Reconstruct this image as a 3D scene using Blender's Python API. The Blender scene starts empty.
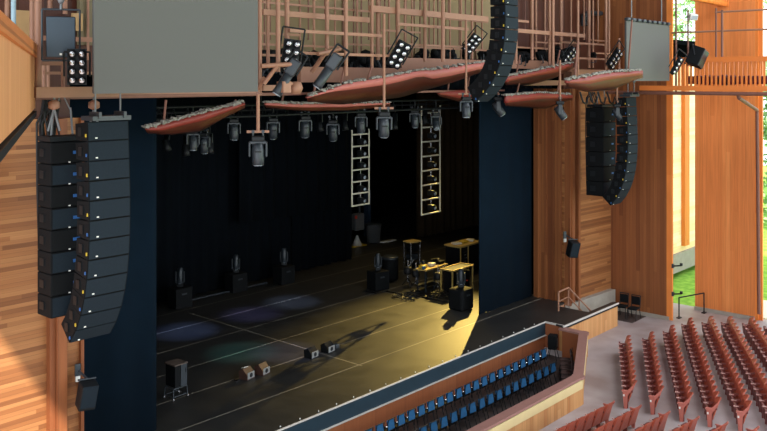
import bpy, bmesh, math, random
from mathutils import Vector, Matrix, Euler
random.seed(7)
PI = math.pi
S = 1.33                      # scene unit -> metres
scn = bpy.context.scene
COL = scn.collection
def lin(c):
    return tuple(((v/255)/12.92 if v/255 <= .04045 else ((v/255+.055)/1.055)**2.4) for v in c)

# ---------------------------------------------------------------- camera
H = 7.6                       # eye height above the stage floor
F_ = 850.0; CX = 383.5; HY = 80.0
YAW = math.radians(41.67)
vx, vy = math.cos(YAW), math.sin(YAW)
rx_, ry_ = math.sin(YAW), -math.cos(YAW)
cd = bpy.data.cameras.new('camera'); cam = bpy.data.objects.new('camera', cd); COL.objects.link(cam)
cam.location = (0, 0, H*S); cam.rotation_euler = (PI/2, 0, YAW-PI/2)
cd.lens = F_/767*36; cd.sensor_width = 36; cd.shift_y = -(215.5-HY)/767; cd.clip_end = 500
scn.camera = cam
# ---------------------------------------------------------------- world, sun, daylight, exposure
scn.view_settings.view_transform = 'Standard'; scn.view_settings.look = 'None'
scn.view_settings.gamma = 1; scn.view_settings.exposure = 0.0; scn.view_settings.use_curve_mapping = False
w = bpy.data.worlds.new('sky'); scn.world = w; w.use_nodes = True
bg = w.node_tree.nodes['Background']; bg.inputs[0].default_value = (.83, .92, 1, 1); bg.inputs[1].default_value = 2.6
def aim(o, target):
    d = Vector(target)*S - o.location
    o.rotation_euler = d.to_track_quat('-Z', 'Y').to_euler()
def light(name, kind, loc, target, energy, color=(1, 1, 1), **kw):
    l = bpy.data.lights.new(name, kind); l.energy = energy; l.color = color
    for k, v in kw.items(): setattr(l, k, v)
    o = bpy.data.objects.new(name, l); COL.objects.link(o); o.location = Vector(loc)*S; aim(o, target)
    return o
light('sun', 'SUN', (0, 0, 30), (10, 14, 14), 11, (1, .95, .85), angle=.01)
light('daylight_from_left', 'AREA', (-9, 3, 8), (20, 12, 2), 1300, (.93, .97, 1), shape='RECTANGLE', size=16, size_y=10)
light('daylight_from_lawn', 'AREA', (25, -12, 7), (25, 14, 3), 1500, (1, .95, .88), shape='RECTANGLE', size=20, size_y=9)
light('added_fill_over_seats', 'AREA', (22, 3, 16.4), (22, 4, 0), 3200, (.86, .92, 1), shape='RECTANGLE', size=18, size_y=12)  # added fill lamp under the ceiling, brightens the seats and house floor
light('yellow_side_light', 'SPOT', (34, 22.2, 8.2), (20.1, 17.0, 0), 44000, (1, .69, .17), spot_size=math.radians(24), spot_blend=1, shadow_soft_size=.12)
light('yellow_work_light', 'SPOT', (28.0, 22.5, 8.6), (26, 21, 0), 1100, (1, .74, .32), spot_size=math.radians(100), spot_blend=1, shadow_soft_size=.5)

# ---------------------------------------------------------------- helpers
def px(x, y, Y=None, X=None, z=None, d=None):
    t = (x-CX)/F_
    dx, dy, dz = vx+rx_*t, vy+ry_*t, -(y-HY)/F_
    if Y is not None: k = Y/dy
    elif X is not None: k = X/dx
    elif z is not None: k = (z-H)/dz
    else: k = d
    return Vector((dx*k, dy*k, H+dz*k))
class MB:
    def __init__(s): s.v = []; s.f = []; s.sm = []
    def poly(s, pts, faces, smooth=False, M=None):
        b = len(s.v)
        for p in pts:
            p = Vector(p); s.v.append(tuple(M @ p if M else p))
        for f in faces: s.f.append([b+i for i in f]); s.sm.append(smooth)
        return s
    def box(s, c, e, M=None, rz=0, rx=0, ry=0):
        R = Euler((rx, ry, rz)).to_matrix()
        P = []
        for i in (-1, 1):
            for j in (-1, 1):
                for k in (-1, 1): P.append(Vector(c)+R @ Vector((i*e[0]/2, j*e[1]/2, k*e[2]/2)))
        return s.poly(P, [(0, 1, 3, 2), (4, 6, 7, 5), (0, 4, 5, 1), (2, 3, 7, 6), (0, 2, 6, 4), (1, 5, 7, 3)], M=M)
    def bbox(s, c, e, b=.02, M=None, rz=0, rx=0, ry=0):
        bm = bmesh.new(); bmesh.ops.create_cube(bm, size=1)
        for v in bm.verts: v.co = Vector((v.co.x*e[0], v.co.y*e[1], v.co.z*e[2]))
        bmesh.ops.bevel(bm, geom=list(bm.edges), offset=b, segments=2, affect='EDGES', profile=.5)
        R = Euler((rx, ry, rz)).to_matrix(); bm.verts.index_update()
        P = [Vector(c)+R @ v.co for v in bm.verts]; Fa = [[v.index for v in f.verts] for f in bm.faces]; bm.free()
        return s.poly(P, Fa, M=M)
    def tube(s, p0, p1, r, r1=None, n=8, M=None):
        p0, p1 = Vector(p0), Vector(p1); r1 = r if r1 is None else r1
        a = (p1-p0)
        if a.length < 1e-6: return s
        a.normalize(); u = a.orthogonal().normalized(); w_ = a.cross(u)
        P = []
        for (p, q) in ((p0, r), (p1, r1)):
            for i in range(n):
                t = 2*PI*i/n; P.append(p+u*math.cos(t)*q+w_*math.sin(t)*q)
        Fa = [(i, (i+1) % n, n+(i+1) % n, n+i) for i in range(n)]
        s.poly(P, Fa, True, M); s.poly(P[:n][::-1], [tuple(range(n))], False, M); s.poly(P[n:], [tuple(range(n))], False, M)
        return s
    def path(s, pts, r, n=6, M=None):
        for a, b in zip(pts[:-1], pts[1:]): s.tube(a, b, r, n=n, M=M)
        return s
    def lathe(s, c, prof, axis=(0, 0, 1), n=16, M=None):
        a = Vector(axis).normalized(); u = a.orthogonal().normalized(); w_ = a.cross(u); P = []; Fa = []
        for (r, h) in prof:
            for i in range(n):
                t = 2*PI*i/n; P.append(Vector(c)+a*h+(u*math.cos(t)+w_*math.sin(t))*max(r, 1e-4))
        for j in range(len(prof)-1):
            for i in range(n): Fa.append((j*n+i, j*n+(i+1) % n, (j+1)*n+(i+1) % n, (j+1)*n+i))
        Fa.append(tuple(range(n))[::-1]); Fa.append(tuple(range((len(prof)-1)*n, len(prof)*n)))
        return s.poly(P, Fa, True, M)
    def prism(s, pts, vec, M=None, smooth=False):
        n = len(pts); P = [Vector(p) for p in pts]+[Vector(p)+Vector(vec) for p in pts]
        Fa = [tuple(range(n))[::-1], tuple(range(n, 2*n))]+[(i, (i+1) % n, n+(i+1) % n, n+i) for i in range(n)]
        return s.poly(P, Fa, smooth, M)
    def loft(s, rings, M=None, smooth=True, closed=True):
        n = len(rings[0]); P = [p for r in rings for p in r]; Fa = []
        for j in range(len(rings)-1):
            for i in range(n if closed else n-1): Fa.append((j*n+i, j*n+(i+1) % n, (j+1)*n+(i+1) % n, (j+1)*n+i))
        if closed: Fa.append(tuple(range(n))[::-1]); Fa.append(tuple(range((len(rings)-1)*n, len(rings)*n)))
        return s.poly(P, Fa, smooth, M)
    def build(s, name, mat, parent=None, loc=None, label=None):
        me = bpy.data.meshes.new(name); me.from_pydata(s.v, [], s.f)
        for p, q in zip(me.polygons, s.sm): p.use_smooth = q
        bm = bmesh.new(); bm.from_mesh(me); bmesh.ops.recalc_face_normals(bm, faces=bm.faces); bm.to_mesh(me); bm.free()
        me.materials.append(mat)
        o = bpy.data.objects.new(name, me); COL.objects.link(o)
        if parent: o.parent = parent
        if loc is not None: o.location = loc
        if label: o['label'] = label
        return o
def tag(o, label=None, cat=None, group=None, kind=None):
    if label: o['label'] = label
    if cat: o['category'] = cat
    if group: o['group'] = group
    if kind: o['kind'] = kind
    return o
def thing(name, label, cat, loc=(0, 0, 0), rz=0, group=None, rot=None):
    o = bpy.data.objects.new(name, None); COL.objects.link(o); o.empty_display_size = .1
    o.location = loc; o.rotation_euler = rot if rot else (0, 0, rz)
    return tag(o, label, cat, group)
def struct(name, mb, mat): return tag(mb.build(name, mat), kind='structure')
KIDS = {}
def copy_tree(o, parent=None):
    c = o.copy(); COL.objects.link(c)
    if parent: c.parent = parent
    for ch in KIDS.setdefault(o.name, list(o.children)): copy_tree(ch, c)
    return c
def dup(o, label, loc, rot=(0, 0, 0), group=None, scale=None):
    c = copy_tree(o); c.location = loc; c.rotation_euler = rot; c['label'] = label
    if group: c['group'] = group
    elif 'group' in c: del c['group']
    if scale: c.scale = (scale,)*3
    return c
ORD = ['first', 'second', 'third', 'fourth', 'fifth', 'sixth', 'seventh', 'eighth', 'ninth', 'tenth', 'eleventh', 'twelfth', 'thirteenth', 'fourteenth', 'fifteenth', 'sixteenth', 'seventeenth', 'eighteenth', 'nineteenth', 'twentieth', 'twenty-first', 'twenty-second', 'twenty-third', 'twenty-fourth', 'twenty-fifth', 'twenty-sixth', 'twenty-seventh', 'twenty-eighth', 'twenty-ninth', 'thirtieth']

for (x_, y_, e_, c_) in ((186, 331, 3600, (.3, .45, 1)), (252, 314, 2200, (.35, .35, 1)), (292, 302, 2800, (.45, .6, 1)), (243, 352, 2200, (.2, .8, .75)), (285, 352, 2600, (.4, .45, .9))):
    q_ = px(x_, y_, z=0); light('blue_floor_light', 'SPOT', (q_.x+1.0, q_.y-.6, 6.4), q_, e_, c_, spot_size=math.radians(21), spot_blend=1, shadow_soft_size=.1)

# ---------------------------------------------------------------- materials
def mat(name, col, rough=.6, metal=0, var=.15, scale=6, spec=.5, emit=None):
    m = bpy.data.materials.new(name); m.use_nodes = True; nt = m.node_tree; b = nt.nodes['Principled BSDF']
    c = lin(col)
    tc = nt.nodes.new('ShaderNodeTexCoord'); no = nt.nodes.new('ShaderNodeTexNoise'); no.inputs['Scale'].default_value = scale; no.inputs['Detail'].default_value = 4
    nt.links.new(tc.outputs['Object'], no.inputs['Vector'])
    mx = nt.nodes.new('ShaderNodeMix'); mx.data_type = 'RGBA'
    mx.inputs['A'].default_value = (*[v*(1-var) for v in c], 1); mx.inputs['B'].default_value = (*[min(1, v*(1+var)) for v in c], 1)
    nt.links.new(no.outputs['Fac'], mx.inputs['Factor']); nt.links.new(mx.outputs['Result'], b.inputs['Base Color'])
    b.inputs['Roughness'].default_value = rough; b.inputs['Metallic'].default_value = metal; b.inputs['Specular IOR Level'].default_value = spec
    if emit: b.inputs['Emission Color'].default_value = (*lin(emit[0]), 1); b.inputs['Emission Strength'].default_value = emit[1]
    return m
def wood(name, cols, across='Y', along='Z', width=.12, length=2.2, rough=.5, seam=.35):
    m = bpy.data.materials.new(name); m.use_nodes = True; nt = m.node_tree; b = nt.nodes['Principled BSDF']; N = nt.nodes.new; L = nt.links.new
    tc = N('ShaderNodeTexCoord'); sp = N('ShaderNodeSeparateXYZ'); L(tc.outputs['Object'], sp.inputs[0])
    def math_(op, a, bv=None):
        n = N('ShaderNodeMath'); n.operation = op
        for i, v in enumerate((a, bv)):
            if v is None: continue
            if isinstance(v, (int, float)): n.inputs[i].default_value = v
            else: L(v, n.inputs[i])
        return n.outputs[0]
    a = math_('DIVIDE', sp.outputs[across], width); fa = math_('FLOOR', a); fr = math_('FRACT', a)
    wn = N('ShaderNodeTexWhiteNoise'); wn.noise_dimensions = '1D'; L(fa, wn.inputs['W'])
    l = math_('FLOOR', math_('ADD', math_('DIVIDE', sp.outputs[along], length), math_('MULTIPLY', wn.outputs['Value'], 9.0)))
    cb = N('ShaderNodeCombineXYZ'); L(fa, cb.inputs[0]); L(l, cb.inputs[1])
    w2 = N('ShaderNodeTexWhiteNoise'); w2.noise_dimensions = '3D'; L(cb.outputs[0], w2.inputs['Vector'])
    cr = N('ShaderNodeValToRGB'); e = cr.color_ramp.elements
    while len(e) < len(cols): e.new(.5)
    for i, c in enumerate(cols): e[i].position = i/(len(cols)-1); e[i].color = (*lin(c), 1)
    L(w2.outputs['Value'], cr.inputs[0])
    mp = N('ShaderNodeMapping'); sc = [1, 1, 1]; sc['XYZ'.index(across)] = 26; sc['XYZ'.index(along)] = .9; mp.inputs['Scale'].default_value = sc
    L(tc.outputs['Object'], mp.inputs[0]); no = N('ShaderNodeTexNoise'); no.inputs['Scale'].default_value = 1; no.inputs['Detail'].default_value = 5; L(mp.outputs[0], no.inputs['Vector'])
    g = math_('ADD', math_('MULTIPLY', no.outputs['Fac'], .5), .75)
    sm = math_('SUBTRACT', 1.0, math_('MULTIPLY', math_('LESS_THAN', fr, .07), seam))
    tot = math_('MULTIPLY', g, sm)
    vm = N('ShaderNodeVectorMath'); vm.operation = 'SCALE'; L(cr.outputs[0], vm.inputs[0]); L(tot, vm.inputs['Scale'])
    L(vm.outputs[0], b.inputs['Base Color']); b.inputs['Roughness'].default_value = rough; b.inputs['Specular IOR Level'].default_value = .3
    return m
W_H = wood('wood_horizontal_boards', [(108, 64, 36), (142, 90, 52), (160, 108, 66), (128, 78, 44)], 'Z', 'X', .075, 2.6)
W_V = wood('wood_vertical_boards', [(116, 66, 38), (132, 78, 44), (146, 90, 52), (124, 72, 40)], 'Y', 'Z', .13, 7)
W_VX = wood('wood_vertical_boards_front', [(124, 70, 40), (140, 82, 46), (118, 66, 38)], 'X', 'Z', .16, 7)
W_ORG = wood('wood_orange_boards', [(214, 124, 64), (224, 134, 72), (218, 128, 66), (230, 146, 82)], 'Y', 'Z', .14, 8, seam=.2)
W_ORGX = wood('wood_orange_boards_edge', [(216, 118, 52), (232, 138, 66), (222, 126, 56)], 'X', 'Z', .17, 3.6, seam=.2)
W_BOX = wood('wood_gallery_front', [(200, 138, 90), (208, 150, 102), (194, 130, 84)], 'Y', 'Z', .16, 9, seam=.25)
W_PIT = wood('wood_pit_panels', [(142, 80, 48), (152, 90, 56), (134, 74, 44)], 'X', 'Z', 1.1, 5, seam=.1)
W_STG = wood('wood_stage_front', [(196, 140, 88), (210, 156, 102), (184, 124, 74)], 'X', 'Z', .16, 5, seam=.25)
W_TAN = mat('tan_panel', (134, 116, 84), .8, var=.12, scale=1.5)
W_DARK = wood('wood_dark_panel', [(70, 36, 25), (84, 44, 30), (60, 31, 22)], 'X', 'Z', .5, 4)
CREAM = wood('cream_siding', [(250, 226, 178), (252, 236, 196), (246, 216, 160)], 'Z', 'X', .16, 6, seam=.12)
PINK = mat('pink_painted_steel', (152, 108, 84), .55, var=.1)
PINKD = mat('brown_painted_steel', (116, 74, 60), .6, var=.2)
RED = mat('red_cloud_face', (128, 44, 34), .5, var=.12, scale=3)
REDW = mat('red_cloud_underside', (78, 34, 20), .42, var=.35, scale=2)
ROSE = mat('rose_cloud_edge', (166, 90, 80), .55, var=.08)
FLUFF = mat('grey_insulation', (130, 126, 118), .95, var=.7, scale=22)
BLK = mat('black_metal', (20, 23, 26), .5, var=.3, spec=.3)
BLKM = mat('matte_black_box', (11, 13, 15), .8, var=.2, spec=.2)
GRIL = mat('speaker_grille', (24, 34, 42), .8, var=.18, scale=30, spec=.2)
GREY = mat('dark_grey_metal', (44, 50, 56), .4, var=.15)
SILV = mat('silver_metal', (190, 190, 192), .25, metal=.8, var=.1)
CHN = mat('dull_chain_steel', (112, 114, 116), .5)
WHT = mat('white_plastic', (220, 218, 210), .5, var=.05)
LENS = mat('lamp_lens', (150, 160, 170), .1, var=.05, spec=1)
SCRN = mat('grey_screen_fabric', (86, 86, 83), .75, var=.03, scale=40)
SCRF = mat('screen_frame', (60, 62, 64), .5)
NAVY = mat('navy_black_velour', (9, 24, 36), .95, var=.25, scale=2, spec=.1)
DRP = mat('black_velour', (9, 14, 20), .95, var=.3, scale=2, spec=.1)
BRDRP = mat('brown_black_velour', (64, 50, 34), .95, var=.4, scale=3, spec=.1)
VOID = mat('black_masking', (6, 8, 10), 1, var=.1, spec=0)
FASC = mat('blue_black_fascia', (24, 46, 58), .5, var=.3, scale=5)
WLINE = mat('white_edge_strip', (196, 190, 182), .6, var=.1)
CONC = mat('concrete', (158, 150, 138), .85, var=.2, scale=4)
CAP = mat('brown_rail_cap', (150, 108, 98), .6, var=.12, scale=5)
YBAND = mat('cream_band', (214, 190, 138), .7, var=.08, scale=4)
SEAT = mat('red_brown_seat', (176, 84, 62), .42, var=.12, scale=8)
SEATD = mat('dark_red_seat_base', (112, 48, 40), .55, var=.15)
SARM = mat('pink_armrest', (206, 160, 150), .35, var=.1)
BLUE = mat('blue_upholstery', (20, 84, 128), .85, var=.15, scale=20)
BRSEAT = mat('dark_brown_upholstery', (72, 52, 48), .8, var=.2, scale=20)
YWOOD = mat('plywood_top', (190, 160, 90), .6, var=.15, scale=6)
RUBBER = mat('black_cable', (14, 14, 15), .6)
BIN = mat('grey_bin_plastic', (90, 92, 94), .5, var=.1)
REDP = mat('red_plastic', (200, 50, 30), .5)
YELP = mat('yellow_plastic', (200, 170, 50), .5)
BLUP = mat('blue_label', (40, 90, 150), .5)
BRK = mat('tan_board', (178, 142, 96), .7, var=.15)
LEAF = mat('tree_leaves', (150, 190, 120), .7, var=.45, scale=3)
BARK = mat('tree_bark', (92, 74, 58), .9, var=.3)
PATH = mat('pale_paving', (226, 216, 200), .9, var=.08)

def stage_mat():
    m = bpy.data.materials.new('stage_floor_paint'); m.use_nodes = True; nt = m.node_tree; b = nt.nodes['Principled BSDF']; N = nt.nodes.new; L = nt.links.new
    tc = N('ShaderNodeTexCoord'); sp = N('ShaderNodeSeparateXYZ'); L(tc.outputs['Object'], sp.inputs[0])
    def M_(op, a, bv=None):
        n = N('ShaderNodeMath'); n.operation = op
        for i, v in enumerate((a, bv)):
            if v is None: continue
            if isinstance(v, (int, float)): n.inputs[i].default_value = v
            else: L(v, n.inputs[i])
        return n.outputs[0]
    yy = M_('DIVIDE', M_('SUBTRACT', sp.outputs['Y'], 13.96), 1.604)
    fr = M_('ABSOLUTE', M_('SUBTRACT', M_('FRACT', M_('ADD', yy, .5)), .5))
    hl = M_('LESS_THAN', fr, .013)
    xl = M_('LESS_THAN', M_('ABSOLUTE', M_('SUBTRACT', sp.outputs['X'], 16.5)), .022)
    xl = M_('MULTIPLY', xl, M_('GREATER_THAN', sp.outputs['Y'], 15.45)); xl = M_('MULTIPLY', xl, M_('LESS_THAN', sp.outputs['Y'], 23.2))
    line = M_('MAXIMUM', hl, xl); line = M_('MULTIPLY', line, M_('GREATER_THAN', sp.outputs['Y'], 14.3)); line = M_('MULTIPLY', line, M_('LESS_THAN', sp.outputs['X'], 33))
    n1 = N('ShaderNodeTexNoise'); n1.inputs['Scale'].default_value = 1.1; n1.inputs['Detail'].default_value = 8; n1.inputs['Roughness'].default_value = .7; L(tc.outputs['Object'], n1.inputs['Vector'])
    n2 = N('ShaderNodeTexNoise'); n2.inputs['Scale'].default_value = 14; n2.inputs['Detail'].default_value = 4; L(tc.outputs['Object'], n2.inputs['Vector'])
    cr = N('ShaderNodeValToRGB'); cr.color_ramp.elements[0].position = .3; cr.color_ramp.elements[0].color = (*lin((28, 29, 31)), 1); cr.color_ramp.elements[1].position = .75; cr.color_ramp.elements[1].color = (*lin((56, 54, 50)), 1)
    L(M_('ADD', M_('MULTIPLY', n1.outputs['Fac'], .7), M_('MULTIPLY', n2.outputs['Fac'], .3)), cr.inputs[0])
    mx = N('ShaderNodeMix'); mx.data_type = 'RGBA'; L(M_('MULTIPLY', line, M_('ADD', .2, M_('MULTIPLY', n1.outputs['Fac'], .3))), mx.inputs['Factor'])
    L(cr.outputs[0], mx.inputs['A']); mx.inputs['B'].default_value = (*lin((190, 182, 165)), 1)
    L(mx.outputs['Result'], b.inputs['Base Color']); b.inputs['Specular IOR Level'].default_value = .35
    L(M_('ADD', .32, M_('MULTIPLY', n1.outputs['Fac'], .25)), b.inputs['Roughness'])
    return m
STG = stage_mat()
def ramp_mat(name, c0, c1, scale, rough=.8, lo=.35, hi=.65, detail=6):
    m = bpy.data.materials.new(name); m.use_nodes = True; nt = m.node_tree; b = nt.nodes['Principled BSDF']
    tc = nt.nodes.new('ShaderNodeTexCoord'); no = nt.nodes.new('ShaderNodeTexNoise'); no.inputs['Scale'].default_value = scale; no.inputs['Detail'].default_value = detail
    nt.links.new(tc.outputs['Object'], no.inputs['Vector']); cr = nt.nodes.new('ShaderNodeValToRGB')
    cr.color_ramp.elements[0].position = lo; cr.color_ramp.elements[0].color = (*lin(c0), 1); cr.color_ramp.elements[1].position = hi; cr.color_ramp.elements[1].color = (*lin(c1), 1)
    nt.links.new(no.outputs['Fac'], cr.inputs[0]); nt.links.new(cr.outputs[0], b.inputs['Base Color']); b.inputs['Roughness'].default_value = rough
    return m
HFL = ramp_mat('house_floor_concrete', (150, 134, 130), (178, 168, 168), .7, .6)
PFL = ramp_mat('pit_floor', (52, 44, 42), (74, 62, 58), 1.5, .6)
GRS = ramp_mat('lawn_grass', (104, 160, 40), (150, 196, 70), 3, .95)

# ---------------------------------------------------------------- structure
ZF = -.8; ZP = -.98
mb = MB()   # house floor around the pit
pitp = [(23.3, 12.62), (19.8, 10.87), (-6, 10.87)]
mb.poly([(-6, -16, ZF), (31.2, -16, ZF), (31.2, 14.7, ZF), (23.3, 14.7, ZF), (23.3, 12.62, ZF), (19.8, 10.87, ZF), (-6, 10.87, ZF)], [(0, 1, 2, 3, 4, 5, 6)])
mb.v += [(x, y, z-.3) for x, y, z in mb.v]; mb.f += [[7+i for i in range(7)]]; mb.sm.append(False)
for i in range(7): mb.f.append([i, (i+1) % 7, 7+(i+1) % 7, 7+i]); mb.sm.append(False)
struct('floor', mb, HFL)
struct('pit_floor', MB().prism([(-6, 10.9, ZP-.2), (19.8, 10.9, ZP-.2), (23.28, 12.64, ZP-.2), (23.28, 13.9, ZP-.2), (-6, 13.9, ZP-.2)], (0, 0, .2)), PFL)
struct('stage_floor', MB().prism([(-2, 13.98, -.06), (23.42, 13.98, -.06), (23.3, 13.32, -.06), (27.0, 13.32, -.06), (27.0, 13.5, -.06), (25.25, 13.5, -.06), (25.25, 14.7, -.06), (25.85, 14.7, -.06), (25.85, 15.9, -.06), (46, 15.9, -.06), (46, 34, -.06), (-2, 34, -.06)], (0, 0, .06)), STG)
struct('trim_1', MB().box((10.7, 13.975, -.015), (25.4, .03, .035)).box((10.7, 13.95, -.42), (25.4, .05, .02)).box((23.37, 13.64, -.02), (.04, .66, .05)).box((25.15, 13.3, -.02), (3.72, .04, .05)), WLINE)
struct('wall_pit_upper', MB().box((10.7, 14.02, -.22), (25.4, .08, .4)), FASC)
struct('wall_pit', MB().box((10.7, 14.02, -.72), (25.4, .08, .58)), W_PIT)
struct('wall_stage_front', MB().box((25.17, 13.4, -.435), (3.66, .14, .75)), W_STG)
struct('wall_pit_corner', MB().box((23.4, 13.66, -.52), (.1, .62, .93)), W_PIT)
struct('trim_2', MB().box((25.15, 13.32, -.08), (3.72, .03, .07)), BLK)
# concrete toe wall and steps beside the stage
struct('trim_3', MB().prism([(25.86, 14.5, ZF), (28.8, 14.3, ZF), (28.8, 14.5, ZF), (25.86, 14.7, ZF)], (0, 0, .76)), CONC)
st = MB()
for i in range(4): st.box((25.46+i*.42, 14.09, ZF+.32-i*.08), (.42, 1.18, .64-i*.16))
struct('stage_steps', st, CONC)
struct('floor_mat', MB().box((28.2, 13.7, ZF+.004), (1.1, 1.2, .012)), PFL)
# proscenium walls
struct('wall_proscenium_left', MB().box((3.8, 14.85, 3.05), (8.56, .3, 7.7)), W_H)
struct('wall_proscenium_right', MB().prism([(25.8, 14.7, ZF), (28.9, 14.5, ZF), (28.9, 14.9, ZF), (25.86, 15.0, ZF)], (0, 0, 8.1)), W_H)
struct('wall_proscenium_return', MB().box((25.88, 15.2, 3.6), (.12, 1.44, 7.4)), W_V)
fl = MB()
for k, yy in enumerate((14.85, 15.12, 15.42, 15.72)): fl.box((25.8, yy, 3.65), (.08, .07, 7.3))
struct('trim_4', fl, W_V)
def PL(x): return px(x, 80, Y=14.7).x
# pilasters on the two proscenium walls
struct('trim_5', MB().box((PL(49), 14.64, 3.05), (.1, .14, 7.7)).box((PL(57), 14.6, 3.05), (PL(62)-PL(52), .2, 7.7)).box((8.05, 14.66, 3.05), (.06, .08, 7.7)), W_VX)
struct('trim_6', MB().box((26.0, 14.55, 3.65), (.2, .22, 7.3)).box((26.42, 14.55, 3.65), (.14, .2, 7.3)), W_VX)
struct('trim_7', MB().box((26.22, 14.6, 3.65), (.2, .06, 7.3)), BLK)
WY = px(666.5, 80, X=28.85).y; WE = px(672, 80, X=28.85).y; PY0 = px(695, 80, X=30.85).y; PY1 = px(755, 80, X=30.85).y
struct('wall_right', MB().box((28.97, (15.3+WY)/2, 8.0), (.24, 15.3-WY, 17.6)), W_V)
struct('trim_8', MB().box((28.9, (WY+WE)/2, 8.0), (.1, WY-WE, 17.6)), W_ORGX)
struct('wall_right_pier', MB().box((31.0, (PY0+PY1)/2, 7.6), (.3, PY0-PY1, 16.8)), W_ORG)
struct('trim_9', MB().box((30.96, PY1-.05, 7.6), (.2, .1, 16.8)).box((30.98, PY1-.16, 7.6), (.1, .12, 16.8)), W_ORGX)
struct('baseboard_right', MB().box((30.82, (PY0+PY1)/2, ZF+.06), (.08, PY0-PY1, .12)).box((28.83, (14.4+WE)/2, ZF+.06), (.06, 14.2-WE, .12)), CONC)
# wall over the proscenium
struct('wall_over_stage', MB().box((16.5, 15.35, 12.3), (12.2, .2, 8.8)), W_TAN)
rb = MB()
for i in range(8): rb.box((11.2+i*1.45, 15.24, 12.3), (.05, .04, 8.8))
struct('trim_10', rb, W_TAN)
struct('wall_over_left', MB().box((5.9, 15.1, 12.2), (10.0, .2, 9.0)).box((4.45, 15.1, 7.3), (7.1, .2, .8)), W_DARK)
struct('wall_over_right', MB().box((25.8, 15.2, 12.9), (6.8, .2, 8.4)).box((27.35, 14.85, 8.1), (3.0, .2, 1.7)), W_DARK)
struct('ceiling', MB().box((15, -.3, 17.0), (34, 33, .3)), W_DARK)
# stage house: black masking on all sides
struct('wall_stage_back', MB().box((22, 33, 4.5), (48, .2, 9.4)), VOID)
struct('wall_stage_left', MB().box((-1.5, 24.5, 4.5), (.2, 17.4, 9.4)), VOID)
struct('wall_stage_right', MB().box((45.5, 24.5, 4.5), (.2, 17.4, 9.4)), VOID)
struct('ceiling_stage', MB().box((22, 24.4, 9.3), (48, 17.8, .2)), VOID)
struct('wall_stage_border', MB().box((16.5, 15.75, 7.95), (18.4, .2, .9)), VOID)
struct('wall_wing_left', MB().box((2.8, 16.15, 4.4), (9.5, .15, 9.6)), VOID)
struct('wall_wing_right', MB().box((36.0, 16.15, 4.4), (19.9, .15, 9.6)), VOID)
# outdoors
struct('lawn', MB().box((60, 10, ZF-.35), (59, 130, .3)).box((12, -40, ZF-.35), (37, 48, .3)), GRS)
struct('path', MB().box((33.2, -8, ZF-.18), (2.6, 40, .06)).box((50, 9, ZF-.18), (30, 2.0, .06), rz=.2), PATH)
ob = MB().box((38, 15.6, 3.9), (14, 1.0, 8.6))
struct('wall_outbuilding', ob, CREAM)
struct('trim_11', MB().box((36.95, 15.02, 4.3), (.5, .18, 8.0)), W_ORGX)
struct('trim_12', MB().box((38, 15.06, -.35), (14.1, .14, .8)), CONC)

# ---------------------------------------------------------------- pit rail
def railrun(a, b):
    a, b = Vector((*a, 0)), Vector((*b, 0)); d = (b-a); L_ = d.length; an = math.atan2(d.y, d.x); c = (a+b)/2
    return c, L_, an
cap, face, band, inner = MB(), MB(), MB(), MB()
for a, b in (((23.3, 13.3), (23.3, 12.62)), ((23.3, 12.62), (19.8, 10.87)), ((19.8, 10.87), (-4, 10.87))):
    c, L_, an = railrun(a, b)
    cap.box((c.x, c.y, -.09), (L_+.2, .26, .06), rz=an)
    n = Vector((-math.sin(an), math.cos(an), 0))   # left of travel: the outer side
    face.box((c.x+n.x*.03, c.y+n.y*.03, -.6), (L_+.02, .16, .76), rz=an)
    o = c+n*.115; band.box((o.x, o.y, -.25), (L_+.02, .03, .22), rz=an)
    q = c-n*.07; inner.box((q.x, q.y, -.55), (L_, .03, .86), rz=an)
for c_ in ((23.3, 12.62), (19.8, 10.87)): cap.tube((*c_, -.12), (*c_, -.059), .17, n=20); face.box((c_[0]+.02, c_[1]-.02, -.6), (.16, .16, .9))
pr = thing('pit_railing', 'wooden orchestra pit parapet with brown cap and cream band beside the house floor', 'railing')
cap.build('cap', CAP, pr); face.build('panel', W_STG, pr); band.build('band', YBAND, pr); inner.build('inner_panel', W_PIT, pr)

# ---------------------------------------------------------------- drapes
def drape(name, label, x0, x1, Y, z0, z1, m, amp=.07, per=.32, along='X', th=.03):
    mb = MB(); L_ = abs(x1-x0); n = max(8, int(L_/per*8)); rings = []
    pts = []
    for i in range(n+1):
        t = i/n; s_ = x0+(x1-x0)*t; o = math.sin(t*L_/per*2*PI)*amp+math.sin(t*L_/per*.37*2*PI+1)*amp*.5
        pts.append((s_, o))
    def P(s_, o, z): return (s_, Y+o, z) if along == 'X' else (Y+o, s_, z)
    for (s_, o) in pts: rings.append([P(s_, o, z0), P(s_, o, z1), P(s_, o+th, z1), P(s_, o+th, z0)])
    mb.loft(rings, smooth=True)
    return tag(mb.build(name, m), label, 'curtain')
drape('stage_leg', 'flat navy-black curtain leg on the near left of the stage', 8.0, 10.5, 15.95, 0.01, 7.6, NAVY, .02, .9)
drape('stage_leg', 'flat navy-black curtain leg on the far right of the stage', 22.6, 25.75, 15.95, 0.01, 7.6, NAVY, .02, .9)
drape('backdrop_curtain', 'wide black pleated backdrop curtain behind the three black plinths', 4.0, 22.6, 24.95, .02, 7.9, DRP, .05, .5)
drape('backdrop_curtain', 'short black curtain panel right of the backdrop beside the hanging ladder', 22.7, 26.1, 25.0, .02, 7.9, DRP, .09, .42)
drape('side_curtain', 'brown-black pleated curtain hanging behind the equipment on the right', 31.6, 38.5, 25.9, .02, 8.2, BRDRP, .12, .5)
drape('upper_curtain', 'black hanging half-height curtain with raised hem left of the ladder', 19.5, 25.6, 24.3, 2.4, 8.0, DRP, .09, .55)
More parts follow.
